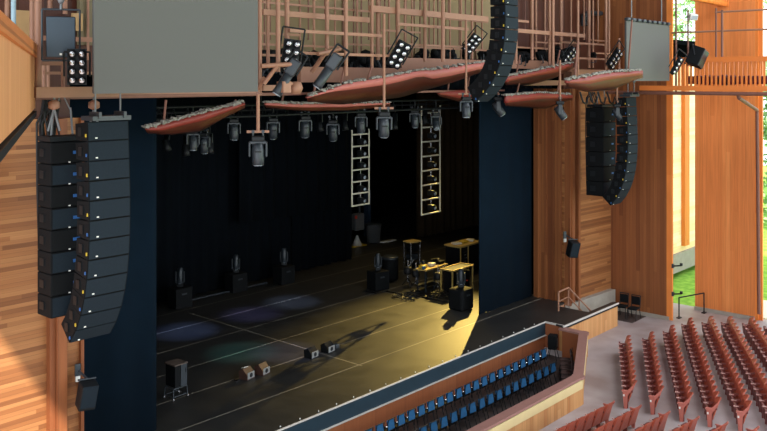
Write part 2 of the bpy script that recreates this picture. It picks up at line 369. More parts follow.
tag(MB().prism([px(368, 245, Y=28), px(371, 244, Y=28), px(371, 190, Y=28), px(368, 190, Y=28)], (0, .3, 0)).build('steel_column', mat('column_paint', (40, 60, 78), .6)), 'thin blue-grey steel column beside the grey bin', 'column')

# ---------------------------------------------------------------- screens
def screen(label, x0, x1, zb, lab2):
    t = thing('projection_screen', label, 'screen', ((x0+x1)/2, 11.33, zb)); w_ = x1-x0; h = 1.78
    MB().box((0, 0, h/2), (w_, .03, h)).build('panel', SCRN, t)
    MB().box((0, .035, h/2), (w_-.02, .035, h-.02)).build('back_frame', SCRF, t)
    f = MB()
    for k in range(9): f.bbox((-w_/2+.1+k*(w_-.2)/8, 0, h+.05), (.2, .14, .1), .03, rz=.1*random.uniform(-1, 1))
    f.build('top_housing', GREY, t)
    for s in (-.35, .35): MB().tube((s*w_, .05, h+.1), (s*w_, .05, h+5), .018).build('cable', CHN, t)
    return t
screen('large plain grey screen hanging at the top left of the stage', 6.41, 9.47, 7.4, '')
screen('narrow grey screen hanging at the far right beside the gallery', 23.5, 26.56, 7.57, '')
# drop rig bits on near screen bottom
# ---------------------------------------------------------------- line arrays
def line_array(label, top, n, h, wd, dp, angs, name='line_array', lean=0, side=BLKM):
    t = thing(name, label, 'speaker array', top)
    MB().box((0, .05, .05), (wd*.92, dp, .07)).box((-wd*.3, 0, .1), (.05, .3, .1)).box((wd*.3, 0, .1), (.05, .3, .1)).build('rigging_frame', GREY, t)
    p = Vector((0, 0, 0)); a = lean
    for i in range(n):
        a += angs[i] if i < len(angs) else angs[-1]
        ar = math.radians(a)
        dn = Vector((0, math.sin(ar), -math.cos(ar))); bk = Vector((0, math.cos(ar), math.sin(ar)))
        q = p+dn*h
        body = MB(); g = .004
        p_, q_ = p+dn*g, q-dn*g
        A = [p_, p_+bk*dp-dn*-.02, q_+bk*dp-dn*.03, q_]
        body.prism([v-Vector((wd/2, 0, 0)) for v in A], (wd, 0, 0))
        c = body.build('speaker_cabinet', side, t)
        gm = MB(); fr = -bk*.012
        gm.prism([p_+dn*.01-Vector((wd*.475, 0, 0)), q_-dn*.01-Vector((wd*.475, 0, 0)), q_-dn*.01+fr-Vector((wd*.475, 0, 0)), p_+dn*.01+fr-Vector((wd*.475, 0, 0))], (wd*.95, 0, 0))
        gm.build('grille', GRIL, c)
        hb = MB(); mid = (p+q)/2
        hb.box(mid+bk*.2-Vector((wd/2+.012, 0, 0)), (.02, .1, h*.45))
        hb.build('side_plate', BLK, c)
        lb = MB().box(mid+bk*.03-Vector((wd/2+.006, 0, 0))+dn*.06, (.02, .02, .05)); lb.build('label_strip', BLUP if i % 2 else YELP, c)
        MB().box(q-dn*.05-bk*.015-Vector((wd*.3, 0, 0)), (.035, .01, .02)).build('badge', WHT, c)
        p = q
    for s in (-.3, .3): MB().tube((s*wd, 0, .12), (s*wd, 0, .75), .014).lathe((s*wd, 0, .45), [(.02, 0), (.045, .04), (.045, .16), (.02, .2)]).build('hoist_chain', CHN, t)
    return t
na = px(108, 122, Y=12.3)
line_array('tall black line array of twelve cabinets hanging at the left, its foot curving inward', px(108, 121, Y=12.3), 12, .31, .73, .36, [-2, 0, 0, 1.2, 1.5, 2, 3, 4, 5, 7, 9, 10], lean=-1)
line_array('tall black line array hanging at the far right against vertical boards', px(631, 97, Y=12.3), 12, .306, .73, .37, [-2, 0, 0, 1.2, 1.5, 2, 3, 4, 5, 7, 9, 10], lean=-1)
# centre cluster hangs from above the frame; bottom curls back towards the stage
ct = px(508, -55, Y=11.1)
line_array('curved centre line array dropping from the top of the picture', ct, 14, .285, .56, .4, [-3, 0, 0, 0, 1, 1.5, 2.5, 4, 5, 7, 8, 9, 10, 10], lean=-1)
def sub_stack(label, top, n, h, wd, dp, badge=True):
    t = thing('subwoofer_stack', label, 'speaker stack', top)
    MB().box((0, 0, .05), (wd, dp*.9, .08)).build('rigging_frame', BLK, t)
    for i in range(n):
        c = MB().bbox((0, 0, -h*(i+.5)), (wd, dp, h*.97), .015).build('subwoofer_cabinet', BLKM, t)
        MB().box((0, -dp/2-.006, -h*(i+.5)), (wd*.9, .012, h*.86)).build('grille', GRIL if i % 2 else BLKM, c)
        MB().box((-wd/2-.01, dp*.1, -h*(i+.5)), (.02, dp*.3, h*.35)).build('connector_plate', BLK, c)
        MB().box((wd*.2, -dp/2-.02, -h*(i+.5)+.0), (.12, .012, .05)).build('badge', BLUP, c)
        MB().box((0, -dp/2-.02, -h*(i+.93)), (.03, .012, .02)).build('badge', WHT, c)
    cb = MB()
    for k in range(3):
        x = -wd*.3+k*wd*.15
        cb.path([(x, dp*.2, .1), (x-.05, dp*.35, .5), (x-.12, dp*.55, .3), (x-.1, dp*.6, -.8), (x-.05, dp*.58, -n*h*.9)], .018)
    cb.build('cable', RUBBER, t)
    for s in (-.3, .3): MB().tube((s*wd, 0, .1), (s*wd*.8, 0, .55), .018).tube((s*wd*.8, 0, .5), (0, 0, .8), .012).build('hoist_chain', CHN, t)
    return t
sub_stack('black hanging subwoofer stack with cables behind the near left line array', px(62, 141, Y=13.3), 8, .355, .62, .46)
sub_stack('black hanging subwoofer stack beside the far right line array', px(601, 107, Y=13.5), 6, .49, .9, .62)

# ---------------------------------------------------------------- steel catwalks
def vpipe(mb, x, y0, y1, Y, r=.045, sq=False):
    r *= .85
    a, b = px(x, y0, Y=Y), px(x, y1, Y=Y)
    if sq: mb.box((a+b)/2, (r*2, r*2, abs(a.z-b.z)))
    else: mb.tube(a, b, r, n=8)
def hbar(mb, x0, y0, x1, Y, hh=.09, dd=.08):
    a = px(x0, y0, Y=Y); b = px(x1, y0, Y=Y)
    mb.box(((a.x+b.x)/2, Y, a.z), (abs(b.x-a.x), dd, hh))
def dbar(mb, x0, y0, Y0, x1, y1, Y1, r=.04): mb.tube(px(x0, y0, Y=Y0), px(x1, y1, Y=Y1), r)
cl = thing('steel_catwalk', 'pink-painted steel catwalk section left of the large grey screen', 'catwalk')
def part(lst, name, m, par, fn):
    for a in lst:
        b = MB(); fn(b, *a); b.build(name, m, par)
hb_l = [(34.5, 92.5, 258, 13.0, .17, .12)]
part(hb_l, 'beam', PINK, cl, hbar)
part([(34.5, 98, 300, 13.5, .06, .1), (120, 95.5, 262, 12.6, .03, .04)], 'beam', PINKD, cl, hbar)
part([(38, -20, 90, 13.2, .07), (32, -20, 60, 13.8, .05), (7, -20, 30, 14.6, .05), (44, 60, 90, 14.2, .05), (50, -20, 10, 14.4, .05), (63, 62, 90, 13.6, .04), (65, -20, 14, 14.2, .05), (48, 60, 90, 14.8, .04), (88, -10, 60, 14.8, .03)], 'upright', PINK, cl, vpipe)
part([(13.5, -20, 32, 13.9, .05)], 'upright', mat('pale_blue_pipe', (150, 176, 186), .5), cl, vpipe)
part([(36, 63, 64, 13.4, .07, .07), (34, 37, 95, 14.2, .06, .06), (40, 39, 95, 13.8, .04, .04), (75, 73, 95, 13.9, .05, .05), (44, 73, 64, 13.9, .05, .05)], 'rail', PINK, cl, hbar)
for (xx0, y0, xx1, y1, Y, lb) in ((15, 10, 30, 38, 14.3, 'tan board on the back wall beside the pale blue pipe'), (72, 13, 82, 31, 14.7, 'tan board on the back wall behind the hanging grey speaker')):
    a, b = px(xx0, y0, Y=Y), px(xx1, y1, Y=Y); tag(MB().box((a+b)/2, (abs(b.x-a.x), .06, abs(a.z-b.z))).build('wall_board', BRK), lb, 'board')
MB_ = MB(); a = px(88, -5, Y=14.9); MB_.box(a, (.4, .1, 1.9)); tag(MB_.build('metal_panel', mat('olive_panel', (110, 98, 70), .6)), 'olive metal panel left of the large grey screen', 'panel')

cc = thing('steel_catwalk', 'pink-painted steel pipe catwalk spanning the middle above the stage', 'catwalk')
part([(262, 12.0, 368, 13.6, .12, .1), (370, 8.5, 487, 13.6, .15, .1), (299, 74.5, 400, 14.4, .36, .12), (400, 64.5, 490, 14.4, .36, .12), (262, 88, 300, 13.3, .12, .1)], 'beam', PINK, cc, hbar)
part([(289, 30.5, 384, 13.2, .07, .07), (397, 24, 468, 13.2, .07, .07), (301, 53, 400, 13.2, .06, .06), (258, 33, 300, 13.8, .05, .05), (258, 44, 345, 14.6, .045, .045), (262, 55, 290, 13.8, .05, .05), (345, 44, 490, 14.6, .045, .045), (400, 44, 475, 13.6, .05, .05), (440, 18, 487, 14.6, .05, .05), (380, 30, 420, 14.6, .05, .05), (262, 2, 380, 14.8, .05, .05)], 'rail', PINK, cc, hbar)
ups = [(260, -20, 95, 13.0, .045), (268, -20, 68, 13.6, .045), (278, -20, 72, 12.9, .055), (287, -20, 40, 13.3, .06), (314, -20, 50, 14.6, .04), (327, -20, 56, 13.3, .055), (346, -20, 76, 12.8, .05), (357, -20, 66, 14.7, .04), (372, -20, 68, 13.4, .045), (378, -20, 60, 13.9, .06), (398, -20, 62, 13.5, .06), (405, -20, 58, 14.6, .04), (425, -20, 62, 13.5, .05), (443, -20, 62, 13.0, .06), (450, -20, 60, 14.6, .03), (461, -20, 60, 14.8, .035), (472, -20, 60, 14.2, .045), (482, -20, 60, 14.8, .035), (300, -20, 50, 14.9, .03), (335, -20, 70, 14.9, .03), (412, -20, 60, 14.9, .03), (434, -20, 60, 14.9, .03), (389, -20, 60, 14.9, .035)]
part(ups, 'upright', PINK, cc, vpipe)
dk = []
for k in range(26): dk.append((264+k*8.8+random.uniform(-3, 3), -20, random.choice((20, 40, 45, 60)), 15.0, .022))
part(dk, 'hanger_rod', PINKD, cc, vpipe)
part([(312, 72, 13.4, 327, 50, 13.0, .05), (318, 54, 13.0, 340, 49, 13.0, .045), (261, 66, 12.6, 296, 64, 12.4, .045), (264, 84, 12.7, 277, 66, 12.5, .04), (258, 90, 13, 264, 78, 12.7, .04)], 'brace', PINK, cc, dbar)
jb = MB(); a = px(296, 88, Y=12.6); jb.lathe(a-Vector((0, 0, .12)), [(.02, 0), (.1, .01), (.14, .12), (.1, .24), (.02, .25)]); b = px(284, 87, Y=12.6); jb.box(b, (.2, .2, .22)); jb.path([b, px(288, 83.5, Y=12.6), px(294, 84, Y=12.6), a], .04)
jb.build('counterweight', PINK, cc)
cr_ = thing('steel_catwalk', 'pink-painted steel pipe catwalk between the centre line array and far screen', 'catwalk')
part([(508, 64, 548, 14.0, .26, .1), (573, 73, 612, 13.8, .24, .1), (545, 69, 575, 14.4, .14, .1), (525, 83, 575, 14.2, .16, .1), (608, 78, 640, 14.0, .12, .1)], 'beam', PINK, cr_, hbar)
part([(509, 30, 584, 13.3, .11, .09), (509, 20, 528, 13.6, .07, .07), (560, 42, 606, 13.6, .06, .06), (514, 47, 548, 13.8, .05, .05), (572, 58, 606, 13.6, .06, .06), (535, 42, 560, 14.4, .05, .05), (590, 40, 610, 14.6, .05, .05), (535, 58, 552, 14.4, .06, .06), (592, 53, 622, 14.0, .05, .05)], 'rail', PINK, cr_, hbar)
part([(516, -20, 64, 13.2, .05), (532, -20, 60, 13.6, .055), (536, -20, 60, 14.4, .045), (545, -20, 62, 14.6, .04), (549.5, -20, 66, 13.6, .05), (553, -20, 66, 13.2, .055), (561, -20, 50, 14.4, .06), (578, 0, 80, 12.9, .045), (589, -20, 68, 13.8, .06), (593, -20, 68, 14.4, .04), (598, -20, 60, 14.8, .04), (606, -20, 72, 13.4, .055), (609, -20, 70, 14.0, .05), (614, -20, 60, 14.8, .035), (619, 38, 70, 14.0, .06), (571, -20, 60, 14.8, .04), (584, -20, 40, 14.8, .04)], 'upright', PINK, cr_, vpipe)
dk = []
for k in range(10): dk.append((512+k*12+random.uniform(-3, 3), -20, random.choice((30, 50, 60)), 15.0, .022))
part(dk, 'hanger_rod', PINKD, cr_, vpipe)
du = thing('ventilation_duct', 'grey bent ventilation duct on the wall behind the right catwalk', 'duct')
dm = MB(); dm.path([px(583, 26, Y=14.9), px(583, 16, Y=14.9), px(588, 13, Y=14.9), px(622, 14, Y=14.9)], .09, n=10); dm.build('duct_pipe', GREY, du)
MB().box(px(588, 21, Y=14.85), (.18, .12, .36)).build('junction_box', SILV, du)
tb = []
for (x, y, w_, h, lb) in ((570, 42, .12, .4, 'upper'), (585, 46, .1, .5, 'middle'), (600, 34, .1, .55, 'right')):
    tag(MB().box(px(x, y, Y=15.2), (w_, .08, h)).build('wood_batten', BRK), 'small pale wood batten fixed behind the right catwalk, %s of three' % lb, 'batten')
for (xa, xb, lbs) in ((262, 484, 'long added black sheet for the darkness behind the fixtures on the middle catwalk'), (506, 552, 'short added black sheet for the darkness behind the fixtures on the right catwalk')):
    a, b = px(xa, 51, Y=15.12), px(xb, 51, Y=15.12); drape('catwalk_dark_sheet', lbs, a.x, b.x, 15.12, 7.32, a.z-.02, DRP, .03, .4)  # black sheets added to stand in for the dark void behind the fixtures
# floor of the walkway
tag(MB().box((16.6, 14.9, 7.28), (11.2, .36, .05)).build('walkway_deck', PINKD), 'long brown walkway deck under the catwalk pipes over the stage opening', 'walkway')

# gallery at the right
gr = thing('gallery_railing', 'orange wooden balustrade gallery crossing the bright openings at the right', 'railing')
XG = 27.3
def gz(y, x=720): return px(x, y, X=XG).z
y0, y1 = px(677, 80, X=XG).y, px(790, 80, X=XG).y
yl = px(640, 80, X=XG).y
MB().box((XG, (y0+y1)/2, gz(59.5)), (.14, y0-y1, .16)).build('top_rail', W_ORGX, gr)
MB().box((XG+.1, (yl+y1)/2, gz(88.5)), (.3, yl-y1, .16)).build('bottom_beam', W_ORGX, gr)
MB().tube((XG-.1, yl+1.2, gz(93.5)), (XG-.1, y1, gz(93.5)), .06).build('lower_pipe', PINKD, gr)
nb = 26
for i in range(nb):
    yy = y0+(y1-y0)*(i+.5)/nb
    MB().box((XG, yy, (gz(62)+gz(86))/2), (.05, .055, gz(61)-gz(87))).build('baluster', W_ORGX, gr)
for yy in (31, 12):
    MB().tube((XG, px(672 if yy == 31 else 715, 30, X=XG).y, gz(yy)), (XG, y1, gz(yy)), .03).build('guide_pipe', PINK, gr)
for (x, a, b, r) in ((676, -10, 92, .035), (688, 10, 66, .03), (716, 8, 58, .03), (722, 10, 58, .04)):
    MB().tube(px(x, a, X=XG), px(x, b, X=XG), r).build('post', PINKD, gr)
tag(MB().box((XG+.9, (y0+y1)/2-.3, gz(88)), (1.5, 3.8, .12)).build('gallery_deck', W_DARK), 'wooden gallery deck behind the orange balustrade', 'deck')
rm = MB()
for i in range(14): rm.bbox((XG+.5, y0-.3-i*.26, gz(80)), (.35, .22, .25+.1*random.random()), .05)
tag(rm.build('folded_cloth', mat('maroon_cloth', (96, 40, 44), .8, var=.3)), 'row of dark red folded cloth lying behind the gallery balusters', 'cloth')
tag(MB().tube(px(668, -8, Y=11.8), px(731, 5, Y=11.0), .14, n=4).build('roof_beam', W_ORGX), 'tan roof beam ending in front of the orange wall at the top right', 'beam')
dp = thing('drain_pipe', 'dark bent drain pipe running down the edge of the orange pier', 'pipe')
MB().path([px(738, 94, X=XG+.1), px(739, 98, X=XG+.1), px(757, 110, X=30.5), px(758, 200, X=30.5), px(759, 314, X=30.5)], .06, n=8).build('pipe_run', PINKD, dp)
# near gallery front at left
A0 = Vector((6.60, 13.5, 0)); B0 = Vector((2.6, 5.95, 0)); dirv = (A0-B0).normalized(); nrm = Vector((-dirv.y, dirv.x, 0))
ng = thing('gallery_parapet', 'light wood boarded gallery front jutting in at the left edge', 'parapet')
def gf(z0a, z1a, z0b, z1b, t, off=0):
    m = MB(); o = nrm*off
    q = [A0+o, B0+o]
    m.poly([Vector((q[0].x, q[0].y, z0a)), Vector((q[1].x, q[1].y, z0b)), Vector((q[1].x, q[1].y, z1b)), Vector((q[0].x, q[0].y, z1a))]+[Vector((q[0].x, q[0].y, z0a))+nrm*t, Vector((q[1].x, q[1].y, z0b))+nrm*t, Vector((q[1].x, q[1].y, z1b))+nrm*t, Vector((q[0].x, q[0].y, z1a))+nrm*t], [(0, 1, 2, 3), (4, 7, 6, 5), (0, 4, 5, 1), (3, 2, 6, 7), (0, 3, 7, 4), (1, 5, 6, 2)]); return m
gf(7.14, 8.0, 7.1, 8.0, .12).build('panel', W_BOX, ng)
gf(7.96, 8.17, 7.96, 8.1, .22, -.04).build('cap_rail', wood('cap_wood', [(178, 104, 54), (190, 116, 62)], 'Z', 'Y', .5, 5), ng)
gf(7.02, 7.1, 6.98, 7.06, .2, -.02).build('lower_track', BLK, ng)

# ---------------------------------------------------------------- acoustic clouds
def cloud(label, top, bot, far, Y0, dY, m_edge, m_under, fl=True, hang=()):
    """top/bot/far: pixel polylines of the near top edge, near lower edge and far lower edge (same count)"""
    t = thing('acoustic_cloud', label, 'acoustic panel')
    def res(pl, n=20):
        xs = [p[0] for p in pl]; out = []
        for i in range(n+1):
            x = xs[0]+(xs[-1]-xs[0])*i/n
            for (a, b) in zip(pl[:-1], pl[1:]):
                if a[0] <= x <= b[0]+1e-6:
                    u = (x-a[0])/(b[0]-a[0]); out.append((x, a[1]+(b[1]-a[1])*u)); break
        return out
    T, Bt, Fr = res(top), res(bot), res(far)
    Tn = [px(x, y, Y=Y0) for x, y in T]; Bn = [px(x, y, Y=Y0) for x, y in Bt]; Fn = [px(x, y, Y=Y0+dY) for x, y in Fr]
    Bk = [Vector((b.x+.0, Y0+dY, max(f.z+.12, b.z+.02))) for b, f in zip(Tn, Fn)]
    e = MB(); rings = []
    for a, b in zip(Tn, Bn):
        k = Vector((0, .07, 0)); rings.append([a, b, b+k, a+k])
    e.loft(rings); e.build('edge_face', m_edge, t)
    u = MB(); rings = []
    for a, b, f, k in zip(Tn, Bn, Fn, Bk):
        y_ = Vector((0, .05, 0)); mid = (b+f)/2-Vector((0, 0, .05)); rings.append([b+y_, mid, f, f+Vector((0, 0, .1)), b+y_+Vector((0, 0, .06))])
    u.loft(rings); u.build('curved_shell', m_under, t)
    if fl:
        q = MB(); random.seed(len(label))
        for i in range(len(Tn)-1):
            for j in range(5):
                c = Tn[i].lerp(Tn[i+1], random.random())+Vector((random.uniform(-.03, .03), random.uniform(.0, .12), random.uniform(.01, .04)))
                q.bbox(c, (random.uniform(.06, .16), .09, random.uniform(.025, .05)), .01, rz=random.uniform(-.5, .5), ry=random.uniform(-.4, .4))
        q.build('insulation_strip', FLUFF, t)
    for (x, yt) in hang:
        i = min(range(len(T)), key=lambda k: abs(T[k][0]-x)); MB().tube(px(x, yt, Y=Y0+.1), Tn[i]+Vector((0, .1, 0)), .025).build('hanger_rod', PINKD, t)
    return t
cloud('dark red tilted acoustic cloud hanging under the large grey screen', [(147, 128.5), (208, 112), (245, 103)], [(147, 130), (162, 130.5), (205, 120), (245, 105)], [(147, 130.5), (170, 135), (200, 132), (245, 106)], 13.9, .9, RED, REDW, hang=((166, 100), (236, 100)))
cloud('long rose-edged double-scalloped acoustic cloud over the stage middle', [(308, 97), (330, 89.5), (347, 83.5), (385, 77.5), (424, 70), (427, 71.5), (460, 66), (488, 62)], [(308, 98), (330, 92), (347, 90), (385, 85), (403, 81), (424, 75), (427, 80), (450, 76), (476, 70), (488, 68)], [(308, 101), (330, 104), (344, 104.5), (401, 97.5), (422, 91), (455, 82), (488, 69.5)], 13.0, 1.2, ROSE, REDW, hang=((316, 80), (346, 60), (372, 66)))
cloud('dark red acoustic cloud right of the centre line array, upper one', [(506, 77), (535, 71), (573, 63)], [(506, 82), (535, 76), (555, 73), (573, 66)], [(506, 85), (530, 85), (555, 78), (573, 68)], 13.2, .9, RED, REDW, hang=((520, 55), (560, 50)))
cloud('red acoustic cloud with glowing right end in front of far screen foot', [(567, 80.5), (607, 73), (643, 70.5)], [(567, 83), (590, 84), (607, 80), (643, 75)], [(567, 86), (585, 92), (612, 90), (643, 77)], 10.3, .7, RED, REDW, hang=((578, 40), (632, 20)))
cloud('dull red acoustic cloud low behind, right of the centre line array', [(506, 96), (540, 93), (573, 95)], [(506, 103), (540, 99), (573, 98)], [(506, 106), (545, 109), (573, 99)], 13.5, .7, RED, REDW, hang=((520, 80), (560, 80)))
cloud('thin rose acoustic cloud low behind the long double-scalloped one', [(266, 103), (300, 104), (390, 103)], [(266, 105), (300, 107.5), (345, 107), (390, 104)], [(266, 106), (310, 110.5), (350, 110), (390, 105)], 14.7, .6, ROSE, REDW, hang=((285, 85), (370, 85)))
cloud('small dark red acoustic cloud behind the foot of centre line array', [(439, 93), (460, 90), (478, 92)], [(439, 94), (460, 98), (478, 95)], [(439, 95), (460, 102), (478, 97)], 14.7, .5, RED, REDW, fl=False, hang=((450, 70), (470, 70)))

# ---------------------------------------------------------------- moving lights
def moving_head(name, label, tilt=0, floor=False, side=0):
    t = thing(name, label, 'stage light')
    s = 1
    MB().bbox((0, 0, -.05), (.26, .24, .1), .02).build('base', BLK, t)
    cl = MB()
    for x in (-.1, .1): cl.tube((x, 0, 0), (x, 0, .08), .02).tube((x, -.05, .09), (x, .05, .09), .035)
    cl.build('clamp', GREY, t)
    y = MB().bbox((0, 0, -.13), (.34, .12, .06), .015)
    for x in (-.17, .17): y.bbox((x, 0, -.27), (.04, .13, .3), .015)
    y.build('yoke', GREY, t)
    M = Matrix.Translation((0, 0, -.34)) @ Matrix.Rotation(tilt, 4, 'X')
    hd = MB().lathe((0, 0, 0), [(.06, .2), (.11, .18), (.13, .05), (.125, -.1), (.12, -.24), (.1, -.25)], M=M, n=14).build('head', GREY, t)
    MB().lathe((0, 0, 0), [(.1, -.24), (.095, -.262), (.05, -.268)], M=M, n=14).build('lens', LENS, hd)
    MB().box((0, -.125, .03), (.14, .02, .03), M=M).build('handle', BLK, hd)
    return t
def hang(label, x, y, Y, sc=1, tilt=0, rz=0, pipe=None, first=None):
    p = px(x, y, Y=Y)
    t = moving_head('moving_head_light', label, tilt); t.location = p; t.rotation_euler = (0, 0, rz); t.scale = (sc,)*3
    if pipe is not None:
        top = px(x, pipe, Y=Y).z-p.z
        MB().tube((0, 0, .08), (0, 0, top/sc), .035).box((0, 0, .09), (.45, .05, .05)).build('drop_pipe', PINK, t)
    return t
hang('large moving light at left end on a long pink drop pipe', 258, 136, 12.7, .95, 0, -.7, 92)
hang('large moving light on a pink drop pipe below the double-scalloped cloud', 384, 112, 13.0, .98, .15, -.7, 14)
hang('moving light on a pink drop pipe left of the centre line array', 466, 97, 13.0, .9, -.2, -.7, 20)
hang('moving light tilted sideways just right of the centre line array foot', 498, 97, 14.2, .98, -.6, .7, 92)
hang('tilted moving light on a pink drop pipe before the vertical boards', 560, 101, 12.9, .95, -.6, .6, 60)
hang('tilted moving light on a drop pipe between the far speakers', 617, 104, 12.6, .9, -.6, .6, 72)
bk = [(234, 119, .85, 0), (273, 118, .9, .3), (305, 116, .95, .1), (333, 120, .95, .2), (361, 113, .95, 0), (415, 110, .9, 0), (436, 113, .9, -.6), (204, 133, .8, .2), (193, 130, .8, -.2)]
bl = ['on the dark truss, leftmost full-size one below the red cloud tip', 'faint on the dark truss right of the long drop pipe', 'on the dark truss under the thin rose cloud, left of two', 'lower on the dark truss, just left of the hanging ladder', 'on the dark truss directly above the left hanging ladder', 'on the dark truss just left of the right hanging ladder', 'tilted, on the dark truss over the right hanging ladder', 'dim in the dark under the left red cloud, right of pair', 'dim in the dark under the left red cloud, left of pair']
TZ = px(360, 111.5, Y=17.2).z
for (x, y, sc, ti), lb in zip(bk, bl):
    t = hang('black moving light '+lb, x, y, 17.2, sc*1.05, ti, -.7+random.uniform(-.3, .3)); k_ = sc*1.05
    MB().tube((0, 0, .05), (0, 0, max(.16, (TZ+.26-t.location.z)/k_)), .025).build('hanger', BLK, t)
tr = thing('lighting_truss', 'dark horizontal lighting truss carrying the moving lights over the stage', 'truss')
for (z, y) in ((0, 17.05), (0, 17.35), (.28, 17.2)):
    zz = px(360, 111.5, Y=17.2).z+z
    MB().tube((9, y, zz), (26, y, zz), .03).build('chord', BLK, tr)
zz = px(360, 111.5, Y=17.2).z; lc = MB()
for i in range(42):
    x = 9.2+i*.4; lc.tube((x, 17.05, zz), (x+.2, 17.2, zz+.28), .014, n=5).tube((x+.2, 17.2, zz+.28), (x+.4, 17.35, zz), .014, n=5)
lc.build('lacing', BLK, tr)
for x in (10.5, 14.5, 18.5, 22.5, 25.5): MB().tube((x, 17.2, zz+.28), (x, 17.2, 9.18), .015, n=6).build('suspension_rod', BLK, tr)
lb_ = thing('lighting_bar', 'thin dark pipe behind the lighting truss carrying small spotlights', 'pipe')
MB().tube((8.5, 17.9, TZ+.12), (26, 17.9, TZ+.12), .03).build('pipe_run', BLK, lb_)
for x in (10, 17, 24): MB().tube((x, 17.9, TZ+.12), (x, 17.9, 9.18), .012, n=6).build('suspension_rod', BLK, lb_)
for i, (x, y) in enumerate(((167, 135), (186, 140), (210, 138), (320, 118), (345, 117), (395, 117), (425, 112))):
    t = thing('small_spotlight', 'small black spotlight in the dark above the stage, '+['leftmost of seven', 'second of seven from left', 'third of seven from left', 'fourth of seven, above the stage middle', 'fifth of seven, left of the ladder', 'sixth of seven, between the ladders', 'rightmost of seven'][i], 'stage light', px(x, y, Y=17.9))
    MB().lathe((0, 0, -.3), [(.04, .2), (.08, .18), (.09, 0), (.1, -.1)], axis=(.2*(i % 3-1), .2, 1)).build('lamp_body', BLK, t)
    MB().box((0, 0, .0), (.03, .2, .24)).tube((0, 0, .1), (0, 0, max(.15, TZ+.12-t.location.z)), .015).build('bracket', BLK, t)
# lamps in banks of eight
def par_bank(label, x, y, Y, sc, rx, rz, cols=2, rows=4, ry=0, yoke=True):
    t = thing('lamp_bank', label, 'stage light', px(x, y, Y=Y), rot=(rx, ry, rz)); t.scale = (sc,)*3
    fr = MB().box((0, .06, 0), (cols*.19, .05, rows*.185)); fr.build('back_plate', BLK, t)
    f2 = MB(); yt = .62 if yoke else .3; f2.path([(-.25, .1, -.2), (-.25, .1, yt), (.25, .1, yt), (.25, .1, -.2)], .02); f2.build('yoke', BLK, t)
    for i in range(cols):
        for j in range(rows):
            c = ((i-(cols-1)/2)*.185, 0, (j-(rows-1)/2)*.18)
            l = MB().lathe(c, [(.06, -.06), (.088, .0), (.09, .06)], axis=(0, -1, 0), n=14).build('lamp', BLK, t)
            MB().lathe((c[0], -.045, c[2]), [(.08, 0), (.06, .012), (.03, .022), (.01, .03)], axis=(0, -1, 0), n=14).build('reflector', SILV, l)
    return t
par_bank('bank of eight round silver lamps left of the large grey screen', 77, 67, 12.0, .74, .1, -.5, yoke=False)
par_bank('bank of eight round silver lamps just right of the large grey screen', 291, 56, 12.9, .92, .1, -.55, ry=.12)
par_bank('tilted bank of eight lamps above the double-scalloped cloud', 399, 55, 13.0, .9, .3, -.5, ry=.45)
par_bank('tilted bank of eight lamps beside the centre line array', 472, 44, 13.2, .75, .3, -.5, ry=.6)
par_bank('slanted lamp bank above the red cloud right of centre array', 570, 56, 13.2, .8, .3, -.1, ry=.6)
par_bank('slanted lamp bank above the glowing red cloud', 615, 59, 13.0, .95, .3, .0, ry=.6)
for (x, y, Y, sc, r, lb) in ((290, 72, 12.5, 1.1, .55, 'long black spotlight slanting beneath the right-hand lamp bank'), (331, 66, 12.6, 1.15, .6, 'long black spotlight slanting beside the pink brace')):
    t = thing('profile_spotlight', lb, 'stage light', px(x, y, Y=Y), rot=(0, r, -.85)); t.scale = (sc,)*3
    MB().bbox((0, 0, .1), (.2, .2, .3), .03).lathe((0, 0, -.45), [(.1, 0), (.09, .06), (.09, .45)], n=12).build('barrel', GREY, t)
    MB().lathe((0, 0, -.47), [(.085, 0), (.07, .03)], n=12).build('lens', LENS, t)
    MB().path([(-.13, 0, 0), (-.13, 0, .4), (.13, 0, .4), (.13, 0, 0)], .02).build('yoke', BLK, t)
random.seed(3)
proto = None
for k in range(48):
    x = random.choice((random.uniform(300, 400), random.uniform(400, 485), random.uniform(262, 300), random.uniform(510, 600)))
    y = 61-5*(x > 395)+random.uniform(-4, 3)
    p = px(x, y, Y=14.75 if x < 500 else 14.0)
    lb = 'small black fixture amid the dark clutter standing on the upper catwalk'
    if proto is None:
        proto = thing('catwalk_fixture', lb, 'stage light', p, group='black fixtures on the catwalk')
        MB().bbox((0, 0, 0), (.2, .2, .28), .03).lathe((0, -.1, .05), [(.08, 0), (.07, .12)], axis=(0, -1, .2), n=10).build('housing', BLKM, proto)
        MB().path([(-.13, 0, 0), (-.13, 0, -.25), (.13, 0, -.25), (.13, 0, 0)], .018).build('bracket', GREY, proto)
        o = proto
    else: o = dup(proto, lb, p, group='black fixtures on the catwalk')
    o.rotation_euler = (random.uniform(-.5, .5), random.uniform(-.4, .4), random.uniform(-1.5, 1))
    o.scale = (random.uniform(.8, 1.3),)*3
# hanging grey speaker at top left
t = thing('hanging_loudspeaker', 'dark grey loudspeaker in a square yoke left of the large screen', 'loudspeaker', px(61, 37, Y=12.3), rot=(.05, 0, -.5))
MB().bbox((0, 0, 0), (.42, .2, .62), .02).build('cabinet', BLK, t)
MB().bbox((0, -.105, 0), (.41, .03, .61), .012).build('grille', mat('grey_blue_grille', (52, 66, 78), .6, var=.12), t)
MB().path([(-.27, .05, -.36), (-.27, .05, .42), (.27, .05, .42), (.27, .05, -.36), (-.27, .05, -.36)], .022, n=4).build('yoke', GREY, t)
MB().box((.0, -.128, -.26), (.035, .01, .03)).build('badge', WHT, t)
MB().tube((0, 0, .42), (0, 0, 1.2), .02).lathe((0, 0, .5), [(.02, 0), (.05, .05), (.05, .12), (.02, .18)]).build('chain', CHN, t)
